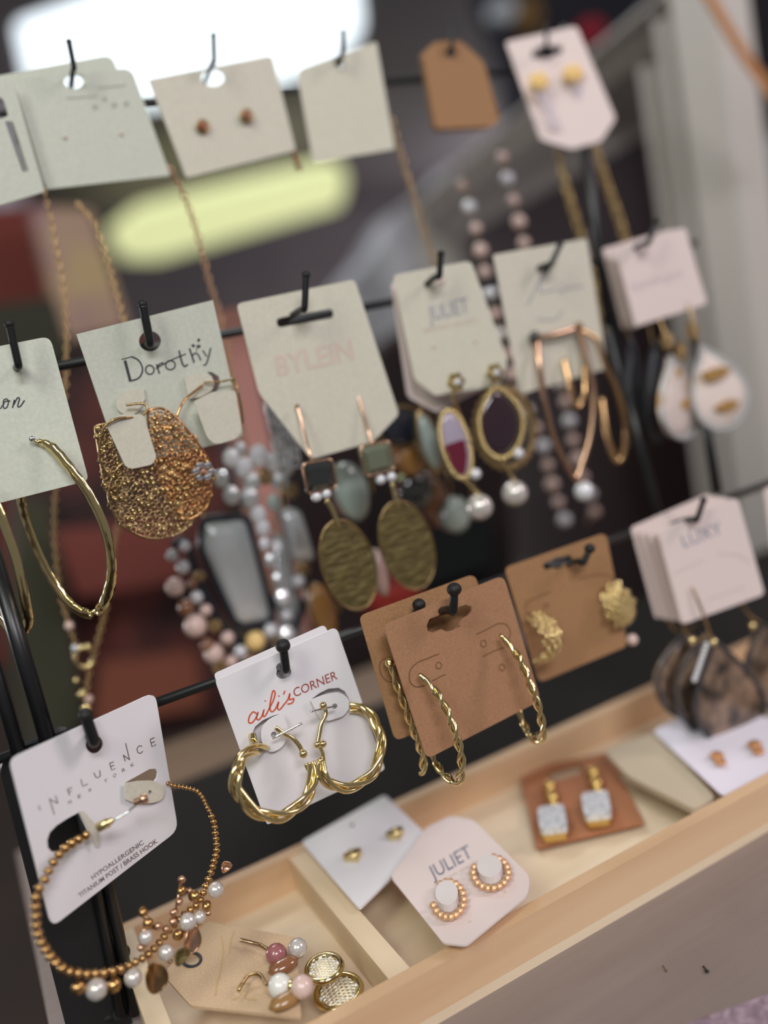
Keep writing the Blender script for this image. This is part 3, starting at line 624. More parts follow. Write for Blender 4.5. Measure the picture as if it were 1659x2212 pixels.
def filigree(label, P, y, yaw, m, m2, group, step=13, hookpts=None, name='filigree_earring', rr=.0011):
    cx = sum(p[0] for p in P)/len(P); cy = sum(p[1] for p in P)/len(P); f = Frame(cx, cy, y, yaw); t = thing(name, label, 'earring', f.o, group)
    mb = MB(); db = MB(); xs = [p[0] for p in P]; ys = [p[1] for p in P]; j = 0; yy = min(ys)
    while yy < max(ys):
        xx = min(xs)+(step/2 if j % 2 else 0)
        while xx < max(xs):
            if inside(P, xx, yy):
                c = f.pt(xx+random.uniform(-3, 3), yy+random.uniform(-3, 3), random.uniform(-.0012, .0012)); r = rr*random.uniform(.7, 1.15); tl = random.uniform(-.6, .6)
                mb.tube([c+Vector((r*math.cos(a), r*math.sin(a)*tl*.5, r*math.sin(a))) for a in [k_*math.pi/4 for k_ in range(8)]], .0003, 5, True)
                if random.random() < .3: db.ball(c-Vector((0, .0006, 0)), .0007, 6, 4)
            xx += step
        yy += step*.86; j += 1
    q = smooth_path([f.pt(*p, 0) for p in P], 2, True); mb.tube(q, .0005, 6, True)
    mb.build('filigree', m, t); db.build('grain_beads', m2, t)
    if hookpts: wire(t, 'ear_wire', m, hookpts, .0005)
    return t
GF = 'gold filigree earrings on the serif card'
filigree('wide gold filigree disc hanging lower left under the serif card', roundpoly([(255, 1000), (325, 985), (420, 1000), (448, 1080), (400, 1150), (330, 1168), (262, 1140), (228, 1070)], 30), .0010, 0, GOLD_D, GOLD, GF, 13, [(272, 875, .001), (310, 872, 0), (318, 885, -.001), (300, 900, -.002), (250, 905, -.004), (222, 930, -.003), (215, 990, -.002), (235, 1030, -.001)])
filigree('amber gold filigree leaf between the two card flaps', roundpoly([(318, 885), (350, 880), (385, 905), (430, 960), (462, 1010), (450, 1100), (395, 1130), (350, 1050), (325, 960)], 24), -.0005, -4, mat('amber_gold', (200, 150, 98), .25, 1), GOLD, GF, 12, [(438, 832, .001), (405, 858, -.001), (392, 875, -.003), (382, 900, -.004)])
filigree('narrow gold filigree strip at the left border of the serif card', roundpoly([(205, 920), (232, 915), (262, 1010), (250, 1080), (228, 1060)], 8), .002, 0, GOLD_D, GOLD, GF, 11)
t = thing('flower_charm', 'small silver flower charm beside the filigree leaf', 'charm', onY(445, 1020, -.004))
for i in range(6): bead(t, 'petal', SILVER, onY(440+17*math.cos(i*1.05), 1018+15*math.sin(i*1.05), -.005), .0016, 8, (1.2, .6, .8))
bead(t, 'flower_centre', CORAL, onY(440, 1018, -.006), .0011, 8); bead(t, 'petal', CRYSTAL, onY(482, 1022, -.004), .0022, 8)
for a, b in (((495, 818, .002), (508, 850, .001)),):
    t2 = thing('ear_hook', 'thin gold ear wire at the right edge of the serif card', 'earring wire', onY(*a)); wire(t2, 'ear_wire', GOLD_D, [(440, 826, .001), (478, 824, 0), (505, 822, 0), (515, 850, -.001), (522, 885, 0), (525, 915, .001)], .0004); bead(t2, 'wire_bead', GOLD, onY(503, 822, -.001), .0012, 8)

# cream card with pale pink lettering, hammered ovals
f = Frame(680, 790, .005, -8, 0)
m2 = card('earring_card', 'tall cream card with a wide dark slot and pale pink lettering', 'card', f, [(511, 656), (766, 603), (862, 895), (806, 954), (672, 992), (560, 850)], P_CREAM, [12, 12, 10, 8, 12, 14], [roundpoly([(596, 688), (718, 666), (722, 686), (600, 708)], 9)], G_CARD, .0007)
text(m2, f, INK_P, 'BYLEIN', (600, 812), (766, 775), (592, 770), bold=.02)
G2 = 'hammered bronze ovals under the cream card'
def oval_drop(label, gem, gm, link_, oc, orx, ory, y, hk):
    f = Frame(*oc, y, 0); t = thing('oval_drop_earring', label, 'earring', onY(*oc, y), G2)
    P = ell(*oc, orx, ory, -16, 36)
    MB().slab([f.pt(*p) for p in P], [], Vector((0, .0012, 0))).build('hammered_oval', BRONZE, t)
    MB().tube([f.pt(*p) for p in P], .0004, 6, True).build('oval_rim', GOLD_D, t)
    c = Vector(onY(*gem, y-.002)); g = roundpoly([(gem[0]-37, gem[1]-27), (gem[0]+27, gem[1]-39), (gem[0]+38, gem[1]+22), (gem[0]-24, gem[1]+38)], 10)
    fg = Frame(*gem, y-.002); mb = MB(); R1 = [fg.pt(*p, 0) for p in g]; R2 = [fg.pt(gem[0]+(p[0]-gem[0])*.6, gem[1]+(p[1]-gem[1])*.6, .0025) for p in g]; n = len(g)
    mb.add(R1+R2+[v+Vector((0, .003, 0)) for v in R1], [(i, (i+1) % n, n+(i+1) % n, n+i) for i in range(n)]+[tuple(range(n, 2*n))]+[((i+1) % n, i, 2*n+i, 2*n+(i+1) % n) for i in range(n)]+[tuple(range(2*n, 3*n))]); mb.build('square_gem', gm, t)
    MB().tube(R1, .0006, 6, True).build('gem_setting', ROSE, t)
    for q in link_: bead(t, 'crystal', CRYSTAL, onY(*q, y-.001), .0023, 10)
    wire(t, 'link', GOLD, [(link_[-1][0]+2, link_[-1][1]+14, y), ((link_[-1][0]+oc[0])/2-10, (link_[-1][1]+oc[1]-ory)/2+8, y), (oc[0]-orx*.35, oc[1]-ory*.86, y)], .0011)
    wire(t, 'ear_wire', ROSE, hk, .0006); bead(t, 'post_ball', ROSE, onY(*hk[0]), .0011, 8)
oval_drop('hammered bronze oval drop with dark square gem, left of the pair', (690, 1030), DARKGEM, [(683, 1073), (704, 1066)], (752, 1220), 58, 100, -.004, [(642, 878, .004), (655, 925, .001), (668, 975, -.001), (675, 1000, -.004)])
oval_drop('hammered bronze oval drop with olive square gem, right of the pair', (815, 992), GREENGEM, [(822, 1036), (845, 1030)], (879, 1178), 57, 98, -.003, [(770, 845, .004), (785, 895, .001), (797, 935, -.001), (805, 965, -.004)])
# white card stack with gem drops
f = Frame(985, 710, .012, -10, 0)
card('earring_card', 'shaded kraft-edged card showing left of the white card', 'card', f, [(846, 610), (1005, 580), (1060, 830), (945, 892), (882, 858)], P_PINK, [10, 10, 8, 10, 10], [], G_CARD, .002)
f = Frame(975, 710, .004, -10, 0)
m3 = card('earring_card', 'white card with grey lettering above the pearl drop earrings', 'card', f, [(848, 594), (1017, 563), (1096, 778), (1080, 832), (940, 855), (896, 820)], P_CREAM, [14, 14, 8, 8, 8, 8], [ell(951, 606, 11, 15)], G_CARD, .0007)
text(m3, f, INK_G, 'JULIET', (928, 694), (1014, 674), (922, 662)); text(m3, f, INK_P, 'fashion jewelry', (918, 718), (1038, 695), (916, 706))
for x, y in ((938, 748), (1028, 737)): MB().ball(f.pt(x, y, 0), .0008, 8, 5).build('pin_hole', INK_P, m3)
G3 = 'pearl drop earrings on the white card'
def flower_stud(t, x, y, yy, r=.0042):
    c = onY(x, y, yy)
    for i in range(6): bead(t, 'stud_petal', GOLD, c+Vector((r*.7*math.cos(i*1.047), -.001, r*.7*math.sin(i*1.047))), r*.42, 8)
    bead(t, 'stud_centre', CRYSTAL, c+Vector((0, -.0025, 0)), r*.4, 8)
def gemdrop(label, stud, P, m, pearl, y, crystals=()):
    t = dropgem('pearl_drop_earring', label, G3, P, y, 0, m, 1, .0013, border=GOLD); flower_stud(t, *stud, y-.004)
    wire(t, 'frame_link', GOLD_D, [(stud[0], stud[1]+22, y), (stud[0]+2, stud[1]+45, y), (P[0][0], P[0][1], y)], .0009)
    b = max(P, key=lambda p: p[1]); wire(t, 'pearl_link', GOLD, [(b[0], b[1], y), (pearl[0], pearl[1]-28, y)], .001); bead(t, 'pearl', PEARL, onY(*pearl, y-.001), .0061, 20)
    for q in crystals: bead(t, 'crystal', CRYSTAL, onY(*q, y-.001), .0027, 10)
gemdrop('gold drop with two-tone wine gem and pearl, left of the pair', (982, 826), ell(984, 960, 30, 76, -14, 28), mat('mauve_gem', (160, 150, 166), .15, 0, coat=1), (1036, 1096), -.001, [(1027, 1024)])
fw = Frame(986, 985, -.0035, 0); MB().slab([fw.pt(*p) for p in roundpoly([(962, 962), (1004, 948), (1010, 985), (1006, 1020), (994, 1028), (978, 1010)], 8)], [], Vector((0, .0015, 0))).build('wine_half', WINE, bpy.data.objects['pearl_drop_earring'])
gemdrop('gold drop with dark plum pear gem and pearl, right of the pair', (1066, 806), teardrop(1082, 912, 48, 78, (1068, 838))[:20]+teardrop(1082, 912, 48, 78, (1068, 838))[20:], PLUM, (1112, 1066), .000, [(1120, 980)])
t = thing('gold_teardrop_frame', 'open gold bead frame around the dark plum gem', 'earring', onY(1090, 920, .003)); e = ell(1090, 925, 62, 86, -8, 44)
for p in even([onY(*q, .003) for q in e]+[onY(*e[0], .003)], .004): bead(t, 'frame_bead', GOLD_D, p, .0021, 8)
# card with long wire earrings
f = Frame(1190, 680, .005, 3, 0)
m4 = card('earring_card', 'greyish white card behind the long rose gold wire drops', 'card', f, [(1066, 550), (1268, 515), (1312, 796), (1124, 852)], P_CREAM, [6, 6, 8, 8], [ell(1180, 580, 11, 11)], G_CARD, .0007)
ink(m4, f, INK_G, [(3, [(1140, 660), (1160, 615), (1175, 590), (1165, 630), (1200, 625)]), (3, [(1205, 632), (1230, 622), (1260, 618)]), (2.5, [(1160, 690), (1200, 690), (1215, 670)])])
G4 = 'long rose gold wire drops on the greyish card'
t = thing('wire_drop_earring', 'long open rose gold wire drop with a crystal tip', 'earring', onY(1240, 1030, 0), G4)
wire(t, 'wire_frame', ROSE, [(1158, 730, .003), (1165, 790, -.002), (1178, 870, -.003), (1196, 945, -.003), (1222, 1000, -.003), (1243, 1032, -.003), (1258, 1000, -.003), (1276, 935, -.003), (1282, 850, -.002), (1268, 780, 0), (1250, 712, .003)], .0014)
wire(t, 'top_bar', ROSE, [(1158, 728, .002), (1200, 722, .001), (1252, 706, .002)], .0012); bead(t, 'top_ball', DARKGEM, onY(1155, 727, .001), .0028, 12); bead(t, 'top_ball', AMBER, onY(1250, 706, .001), .0024, 12)
bead(t, 'crystal', CRYSTAL, onY(1262, 1062, -.002), .0050, 14); wire(t, 'crystal_link', ROSE, [(1243, 1030, -.002), (1256, 1045, -.002)], .0012)
t = thing('wire_drop_earring', 'rose gold wire drop swinging out right of the greyish card', 'earring', onY(1345, 990, .002), G4)
wire(t, 'wire_frame', mat('warm_gold', (206, 168, 120), .25, 1), [(1255, 712, .004), (1288, 735, 0), (1308, 790, -.001), (1335, 850, -.001), (1352, 930, 0), (1345, 985, .001), (1328, 992, .003), (1310, 930, .006), (1300, 860, .01)], .0014)
wire(t, 'inner_wire', mat('warm_gold', (0, 0, 0)), [(1218, 775, .003), (1230, 830, -.001), (1245, 880, -.002), (1262, 850, 0), (1262, 790, .002)], .0012)
# blush stack with shell drops
for i in range(2):
    f = Frame(1400-i*-12, 620, .018-i*.007, -4, 0); dx = -26+i*13
    card('earring_card', ['rearmost blush card above the shell drops', 'middle blush card above the shell drops'][i], 'card', f, [(1329+dx, 537+i*-1), (1480+dx, 494), (1527+dx, 660), (1373+dx, 712)], P_PINK, 6, [], G_CARD, .0012)
f = Frame(1425, 598, .002, -4, 0)
m5 = card('earring_card', 'front blush card above the white shell drops', 'card', f, [(1329, 535), (1480, 490), (1528, 656), (1373, 705)], P_PINK, [6, 12, 10, 6], [ell(1404, 526, 6, 5)], G_CARD, .0007)
text(m5, f, mat('ink_faint', (196, 186, 186), .6), 'hypoallergenic', (1365, 628), (1478, 596), (1362, 610))
GS = 'white shell drops under the blush card'
dropgem('shell_drop_earring', 'narrow white shell drop with gold veins, left of the pair', GS, teardrop(1472, 870, 42, 78, (1448, 770)), -.004, 30, SHELL, 1, .0010, [(1425, 690, .001), (1440, 730, -.003), (1450, 770, -.003)], border=SILVER_S)
dropgem('shell_drop_earring', 'broad white shell drop with gold veins, right of the pair', GS, teardrop(1556, 850, 60, 78, (1510, 748)), -.003, -4, SHELL, 1, .0012, [(1485, 655, .001), (1500, 700, -.003), (1510, 750, -.003)], border=SILVER_S)
dropgem('shell_drop_earring', 'dark beaded drop seen edge-on at the far left of the shell drops', GS, teardrop(1368, 860, 18, 105, (1362, 730)), .010, 0, GUN, 1, .0012, [(1350, 690, .01), (1360, 735, .01)])
dropgem('shell_drop_earring', 'dark beaded drop seen edge-on nearer the shell drops', GS, teardrop(1418, 855, 22, 100, (1415, 740)), .004, 0, GUN, 1, .0012, [(1400, 695, .006), (1410, 745, .005)])
for nm, P_ in (('shell_drop_earring.001', [(1518, 805), (1560, 790), (1582, 800), (1560, 818), (1530, 826)]), ('shell_drop_earring.001', [(1546, 880), (1575, 862), (1600, 866), (1590, 885), (1560, 892)]), ('shell_drop_earring', [(1452, 800), (1476, 795), (1470, 815), (1455, 816)]), ('shell_drop_earring', [(1470, 870), (1492, 858), (1490, 880), (1474, 888)])):
    fw = Frame(P_[0][0], P_[0][1], -.0065, 0); MB().slab([fw.pt(*p) for p in roundpoly(P_, 5)], [], Vector((0, .002, 0))).build('gold_vein', mat('ochre_gold_vein', (176, 138, 82), .5, .3), bpy.data.objects[nm])
for nm, x, y in (('shell_drop_earring', 1440, 738), ('shell_drop_earring.001', 1495, 716), ('shell_drop_earring.002', 1470, 760)):
    bead(bpy.data.objects[nm], 'gold_cap', GOLD_D, onY(x, y, -.001), .0036, 10, (1, 1, 1.5))

DY = .050
# ------------------------------------------------------------------ top row
f = Frame(40, 300, .032, -4, 0)
t0 = card('earring_card', 'pale sage card cut off at the left edge with a long white slot', 'card', f, [(-190, 215), (27, 172), (97, 414), (-120, 480)], P_MINT, [10, 4, 6, 10], [roundpoly([(-8, 205), (8, 215), (18, 250), (-2, 258)], 5), roundpoly([(10, 262), (28, 262), (62, 370), (50, 372)], 5)], G_CARD, .0007)
f = Frame(180, 250, .041, -4, 0)
card('earring_card', 'sage card with rounded corner just behind its twin at top left', 'card', f, [(-8, 164), (241, 118), (330, 345), (64, 402)], P_MINT, [6, 20, 8, 8], [ell(158, 177, 22, 15)], G_CARD, .0006)
f = Frame(200, 275, .035, -4, 0)
t1 = card('earring_card', 'sage card with faint floral marks under two round eyelets', 'card', f, [(29, 172), (284, 146), (368, 379), (101, 409)], P_MINT, [4, 22, 5, 5], [ell(165, 176, 27, 16)], G_CARD, .0007)
ink(t1, f, mat('ink_sage', (158, 160, 152), .6), [(10, [(200, 232), (210, 230)]), (9, [(222, 214), (230, 214)]), (10, [(242, 228), (252, 226)]), (9, [(268, 226), (278, 222)]), (3, [(145, 212), (210, 208)]), (3, [(212, 190), (272, 184)])], sm=1)
for x, y in ((140, 297), (262, 289)): MB().ball(f.pt(x, y, 0), .0010, 8, 5).build('pin_hole', INK_P, t1)
f = Frame(480, 250, .034, 2, 0)
t2_ = card('earring_card', 'cream card with a pair of small round brown studs', 'card', f, [(321, 172), (588, 119), (639, 325), (403, 384)], P_CREAM, [4, 12, 6, 6], [ell(460, 168, 25, 18)], G_CARD, .0007)
for x, y, l in ((438, 273, 'left'), (533, 250, 'right')):
    t = thing('stud_earring', 'small round brown stud, %s one on the cream card' % l, 'earring', onY(x, y, .032), 'round studs on the cream card')
    bead(t, 'stud_stone', mat('garnet_brown', (150, 74, 44), .2, 0, coat=1), onY(x, y, .032), .0019, 10); MB().tube([onY(*p, .0325) for p in ell(x, y, 13, 13)], .0006, 6, True).build('stud_rim', GOLD_D, t)
f = Frame(750, 220, .034, -8, 0)
card('earring_card', 'plain cream card to the right of the two-stud card', 'card', f, [(641, 152), (813, 89), (853, 322), (677, 352)], P_CREAM, [16, 8, 6, 10], [ell(733, 137, 9, 9)], G_CARD, .0007)
for i in range(2):
    f = Frame(998+i*-4, 185+i*5, .030+i*.006, 0, 0); d = i*5
    card('hang_tag', ['kraft hang tag with clipped top corners', 'second kraft tag hidden behind the clipped one'][i], 'tag', f, [(914-d, 118), (945-d, 90), (995-d, 88), (1045-d, 134), (1080-d, 258+d), (1065-d, 274+d), (942-d, 279+d)], KRAFT_DARK, [8, 6, 6, 8, 8, 10, 12], [ell(974, 113, 12, 13)], 'kraft hang tags on the top row', .0015, 'tag_sheet')
f = Frame(1200, 190, .032, -14, -8)
t5 = card('earring_card', 'blush card with yellow tassel earrings and a butterfly slot', 'card', f, [(1092, 90), (1245, 56), (1330, 256), (1298, 305), (1235, 322), (1168, 302)], P_PINK, [8, 10, 8, 8, 8, 8], [euro(1182, 112, 34, 9, -12)], G_CARD, .0007)
for x, y, l in ((1163, 177, 'left'), (1238, 160, 'right')):
    t = thing('tassel_earring', 'yellow topped tassel earring, %s of the pair' % l, 'earring', onY(x, y, .028), 'yellow tassels on the blush card')
    for q in range(5): bead(t, 'yellow_cluster', YELLOW, onY(x+12*math.cos(q*1.26), y+10*math.sin(q*1.26), .027), .0030, 10)
    for q in range(3): wire(t, 'tassel_thread', P_LILAC, [(x+q*8-6, y+20, .027), (x+14+q*9, y+60, .028), (x+28+q*11, y+105, .0285)], .0005)
# chains
def chain(label, strands, m, r, group=None, style='twist', cat='necklace', tw=.0035):
    p0 = strands[0][0]; t = thing('chain_necklace', label, cat, onY(*p0), group)
    for s in strands:
        path = smooth_path([onY(*p) for p in s], 8)
        if style == 'twist': twist(MB(), even(path, .0008), r*.7, r*.6, 2, tw, 5).build('strand', m, t)
        else:
            mb = MB(); 
            for i, q in enumerate(even(path, r*2.6)):
                R = Matrix.Rotation((i % 2)*1.57, 3, 'Z'); mb.tube([q+R@Vector((r*math.cos(a), 0, r*1.5*math.sin(a))) for a in [k_*math.pi/4 for k_ in range(8)]], r*.38, 5, True)
            mb.build('strand', m, t)
    return t
chain('twisted rose gold chain hanging from the corner of the two-stud card', [[(368, 368, .036), (392, 412, .036), (418, 478, .036), (436, 545, .037), (456, 620, .038), (478, 690, .040), (500, 800, .045), (525, 940, .05), (545, 1080, .05), (570, 1190, .05), (590, 1290, .05)]], mat('copper_gold', (178, 140, 108), .3, 1), .0012, style='link')
bead(bpy.data.objects['chain_necklace'], 'black_drop', DARKGEM, onY(592, 1300, .05), .0024, 10, (1, 1, 2))
t = chain('fine gold chain ending in a ringed pendant behind the large hoop', [[(95, 412, .04), (118, 520, .041), (140, 660, .043), (142, 820, .044), (125, 1000, .044), (118, 1150, .044), (132, 1285, .043), (150, 1350, .043), (170, 1410, .042)],
     [(170, 443, .042), (205, 486, .042), (232, 560, .042), (255, 640, .042), (278, 740, .044), (290, 880, .045), (270, 1060, .046), (246, 1190, .045), (232, 1300, .044), (208, 1400, .043), (190, 1470, .042), (188, 1540, .041)]], mat('pale_gold_chain', (196, 164, 116), .3, 1), .0010, style='link')
e = ell(182, 1420, 20, 22); MB().tube([onY(*p, .041) for p in e], .0011, 8, True).build('pendant_ring', GOLD, t)
for x, y, r, m in ((150, 1352, .0022, PEARL_P), (162, 1400, .0018, CRYSTAL), (190, 1398, .0018, GOLD), (165, 1470, .0015, GOLD), (178, 1500, .0022, GOLD), (187, 1530, .0024, GOLD), (192, 1510, .0020, PEARL_P)): bead(t, 'pendant_bead', m, onY(x, y, .040), r, 10)
chain('fine gold chain with a loose end below the cream cards', [[(622, 298, .037), (634, 330, .037), (648, 372, .038)]], mat('copper_gold', (0, 0, 0)), .0013)
chain('gold twisted chain below the plain cream card', [[(846, 262, .037), (868, 340, .038), (892, 420, .038), (912, 490, .04), (935, 560, .042), (960, 640, .045)]], GOLD_D, .0013, style='link')
chain('pair of heavy gold chain strands below the tassel card', [[(1208, 338, .04), (1228, 420, .041), (1252, 500, .043), (1285, 620, .046), (1310, 720, .048)], [(1288, 325, .04), (1312, 400, .041), (1340, 480, .043), (1362, 560, .046)]], mat('dull_gold_chain', (190, 164, 112), .35, 1), .0020, style='link')
bp = thing('bead_necklace', 'long strand necklace of blush and pearl beads in the middle', 'necklace', onY(1220, 1130, .075))
pal = [PEARL_P, CRYSTAL, CORAL, PEARL_P, PEARL, GOLD_D]
for s in ([(1000, 400, .07), (1015, 450, .07), (1030, 500, .07), (1050, 600, .072), (1075, 700, .074), (1105, 810, .075), (1135, 880, .075), (1165, 940, .075), (1180, 990, .075), (1192, 1045, .075), (1215, 1110, .075), (1225, 1140, .075)], [(1085, 340, .07), (1100, 400, .07), (1115, 455, .07), (1128, 510, .07), (1160, 650, .072), (1195, 780, .074), (1222, 870, .075), (1240, 960, .075), (1262, 1040, .075), (1285, 1100, .075), (1265, 1130, .075)]):
    path = smooth_path([onY(*p) for p in s], 8); MB().tube(path, .0004, 5).build('thread', GOLD_D, bp)
    for i, q in enumerate(even(path, .0125)): bead(bp, 'bead', pal[(i*7+i//2) % 6] if i % 3 else PEARL_P, q, .0042 if i % 2 else .0034, 12)

DY = .02
# ------------------------------------------------------------------ statement jewellery behind the rack
def lump(name, label, cat, P, y, m, depth=.006, rim=None, rr=.0015, group='large drops hanging behind the rack', dome=.004):
    cx = sum(p[0] for p in P)/len(P); cy = sum(p[1] for p in P)/len(P); f = Frame(cx, cy, y); t = thing(name, label, cat, f.o, group)
    P = roundpoly(P, 18) if len(P) < 12 else P; n = len(P); R = [[f.pt(cx+(p[0]-cx)*s, cy+(p[1]-cy)*s, o) for p in P] for s, o in ((1, 0), (.9, dome*.6), (.6, dome))]; c = f.pt(cx, cy, dome*1.1)
    vs = R[0]+R[1]+R[2]+[v+Vector((0, depth, 0)) for v in R[0]]+[c]; fs = []
    for i in range(n):
        j = (i+1) % n; fs += [(i, j, n+j, n+i), (n+i, n+j, 2*n+j, 2*n+i), (2*n+i, 2*n+j, 4*n), (j, i, 3*n+i, 3*n+j)]
    fs.append(tuple(range(3*n, 4*n))); MB().add(vs, fs, True).build('pendant_body', m, t)
    if rim: MB().tube(smooth_path(R[0], 1, True), rr, 8, True).build('pendant_rim', rim, t)
    wire(t, 'hanger', GOLD_D, [(P[0][0]+8, P[0][1]+10, y), (P[0][0]+4, P[0][1]-25, y), (P[0][0], P[0][1]-70, y)], .0008); return t
lump('pendant', 'large rectangular silver pendant bordered by beads behind the rack', 'pendant', [(440, 1122), (532, 1116), (590, 1344), (515, 1354), (434, 1180)], .065, SILVER_S, rim=mat('navy_enamel', (30, 36, 46), .3), rr=.0022)
lump('pendant', 'small silver shield pendant between the big silver and bronze ovals', 'pendant', [(604, 1096), (650, 1098), (684, 1212), (632, 1214)], .05, SILVER_S)
lump('pendant', 'long pale grey tapered drop right of the large silver pendant', 'pendant', [(592, 1150), (626, 1160), (656, 1378), (612, 1392)], .072, SILVER_S)
lump('pendant', 'grey green oval drop between the two square gems', 'pendant', ell(762, 1062, 36, 66, -14, 24), .03, AQUA)
lump('pendant', 'slim grey green oval left of the wine gem', 'pendant', ell(928, 955, 20, 66, -16, 24), .02, AQUA, rim=GOLD_D)
lump('pendant', 'black domed drop below the amber pieces', 'pendant', ell(900, 1062, 38, 44, 0, 20), .04, DARKGEM)
lump('pendant', 'dark navy domed piece at the lower right of the cream card', 'pendant', ell(866, 922, 48, 42, -30, 20), .03, mat('navy_gem', (34, 38, 48), .2, coat=.6), rim=GOLD_D, rr=.0012)
lump('pendant', 'round pale grey drop left of the first pearl', 'pendant', ell(988, 1112, 30, 40, 0, 20), .04, AQUA)
lump('pendant', 'copper coloured curved drop left of the pearls', 'pendant', ell(942, 1080, 26, 62, -16, 20), .05, AMBER)
lump('pendant', 'amber drop right of the silver pendants', 'pendant', ell(700, 1320, 26, 62, -16, 20), .05, mat('ochre_gem', (150, 108, 54), .3, coat=.4))
lump('pendant', 'peach tapered drop between the bronze ovals', 'pendant', ell(825, 1238, 13, 52, -10, 20), .02, PEARL_P)
lump('pendant', 'amber dome above the black drop', 'pendant', ell(888, 990, 30, 40, -10, 20), .035, mat('ochre_gem', (0, 0, 0)))
cl = thing('bead_cluster_necklace', 'cluster of blush, amber and crystal beads left of the silver pendant', 'necklace', onY(440, 1440, .06))
for x, y, r, m in ((372, 1200, 14, SILVER_S), (400, 1180, 13, CRYSTAL), (395, 1225, 16, CRYSTAL), (378, 1268, 22, PEARL_P), (425, 1290, 15, CRYSTAL), (402, 1312, 20, AMBER), (445, 1318, 14, PEARL_P), (422, 1352, 27, PEARL_P), (465, 1352, 16, GOLD_D), (448, 1395, 17, AMBER), (462, 1412, 24, PEARL_P), (492, 1378, 16, PEARL_P), (520, 1408, 16, CRYSTAL), (552, 1385, 24, YELLOW), (585, 1362, 18, CRYSTAL), (600, 1385, 15, GOLD_D), (500, 1430, 15, PEARL_P), (540, 1425, 16, AMBER), (645, 1255, 16, CRYSTAL), (655, 1228, 18, GOLD_D), (430, 1245, 14, GOLD_D), (415, 1262, 12, AMBER), (620, 1330, 14, CRYSTAL), (665, 1285, 15, PEARL_P), (475, 1440, 18, GOLD_D)):
    bead(cl, 'bead', m, onY(x, y, .06), r*.00021, 10)
wire(cl, 'dark_cord', mat('navy_enamel', (0, 0, 0)), [(372, 1180, .066), (400, 1170, .066), (425, 1240, .066), (452, 1300, .066), (490, 1365, .066), (560, 1400, .066), (640, 1350, .066), (660, 1240, .066)], .002)
cr = thing('crystal_collar', 'silvery crystal collar hanging between the serif and cream cards', 'necklace', onY(560, 1100, .055))
random.seed(3)
for x, y, r, m in ((500, 990, 20, CRYSTAL), (528, 1010, 22, CRYSTAL), (560, 985, 24, CRYSTAL), (592, 1000, 22, CRYSTAL), (545, 1040, 20, SILVER_S), (605, 1040, 22, SILVER_S), (572, 1030, 18, GOLD_D), (558, 1112, 20, CRYSTAL), (568, 1140, 18, CRYSTAL), (620, 1010, 17, SILVER_S), (478, 1035, 18, SILVER_S), (500, 1070, 20, SILVER_S), (592, 1085, 18, AQUA), (630, 1060, 16, GOLD_D), (520, 970, 14, SILVER_S), (540, 1075, 22, SILVER_S), (600, 960, 16, CRYSTAL), (625, 980, 14, CRYSTAL), (572, 1175, 14, CRYSTAL), (585, 1210, 15, SILVER_S), (600, 1250, 14, SILVER_S), (610, 1290, 18, CRYSTAL), (620, 1370, 20, CRYSTAL)):
    bead(cr, 'crystal', m, onY(x, y, .055), r*.00021, 8, (1, .8, 1.15))
filigree('silver lace drop left of the cream card lower corner', roundpoly([(570, 862), (598, 868), (640, 940), (650, 1010), (612, 1010), (585, 930)], 14), .03, 0, SILVER_S, CRYSTAL, None, 12, name='lace_drop_earring')

DY = 0
# ------------------------------------------------------------------ cards and earrings in the tray
def tcard(label, P, z, m, rad=8, holes=(), th=.0008, tilt=(0, 0), name='earring_card', cat='card'):
    cx = sum(p[0] for p in P)/len(P); cy = sum(p[1] for p in P)/len(P); f = FrameZ(cx, cy, z, tilt); return card(name, label, cat, f, P, m, rad, holes, 'cards lying in the tray', th), f
c1, f = tcard('white card with two gold heart studs on the tray rim', [(651, 1818), (831, 1717), (929, 1810), (776, 1962)], .0235, P_WHITE, 8, [], .0012)
MB().ball(f.pt(761, 1783), .0009, 8, 5).build('pin_hole', INK, c1)
def heart(x, y, z, label, s=1.0):
    c = onZ(x, y, z); t = thing('heart_stud_earring', label, 'earring', c, 'gold heart studs'); P = []
    for i in range(24):
        a = 2*math.pi*i/24; P.append(c+Vector((.0042*s*math.sin(a)**3, .00026*s*(13*math.cos(a)-5*math.cos(2*a)-2*math.cos(3*a)-math.cos(4*a)), 0)))
    MB().slab(P, [], Vector((0, 0, .0022))).build('heart_face', GOLD, t); bead(t, 'heart_dome', GOLD, c+Vector((0, 0, .002)), .003*s, 12, (1, 1, .6))
heart(765, 1853, .0237, 'gold heart stud, lower left of the pair'); heart(856, 1806, .0237, 'gold heart stud, upper right of the pair')
c2, f = tcard('off-white card with clipped corners and two shell earrings in the tray', [(921, 1787), (972, 1762), (1023, 1771), (1145, 1893), (1141, 1932), (1007, 2042), (957, 2036), (843, 1893)], .0262, P_PINK, [8, 8, 8, 14, 14, 10, 8, 10], [], .0008)
text(c2, f, mat('ink_navy', (110, 112, 134), .6), 'JULIET', (935, 1900), (1022, 1850), (922, 1874)); text(c2, f, INK_P, 'fashion jewelry', (945, 1912), (1040, 1858), (942, 1905))
for x, y in ((1092, 1928), (1016, 1992)): MB().ball(f.pt(x, y), .0006, 8, 5).build('pin_hole', INK_P, c2)
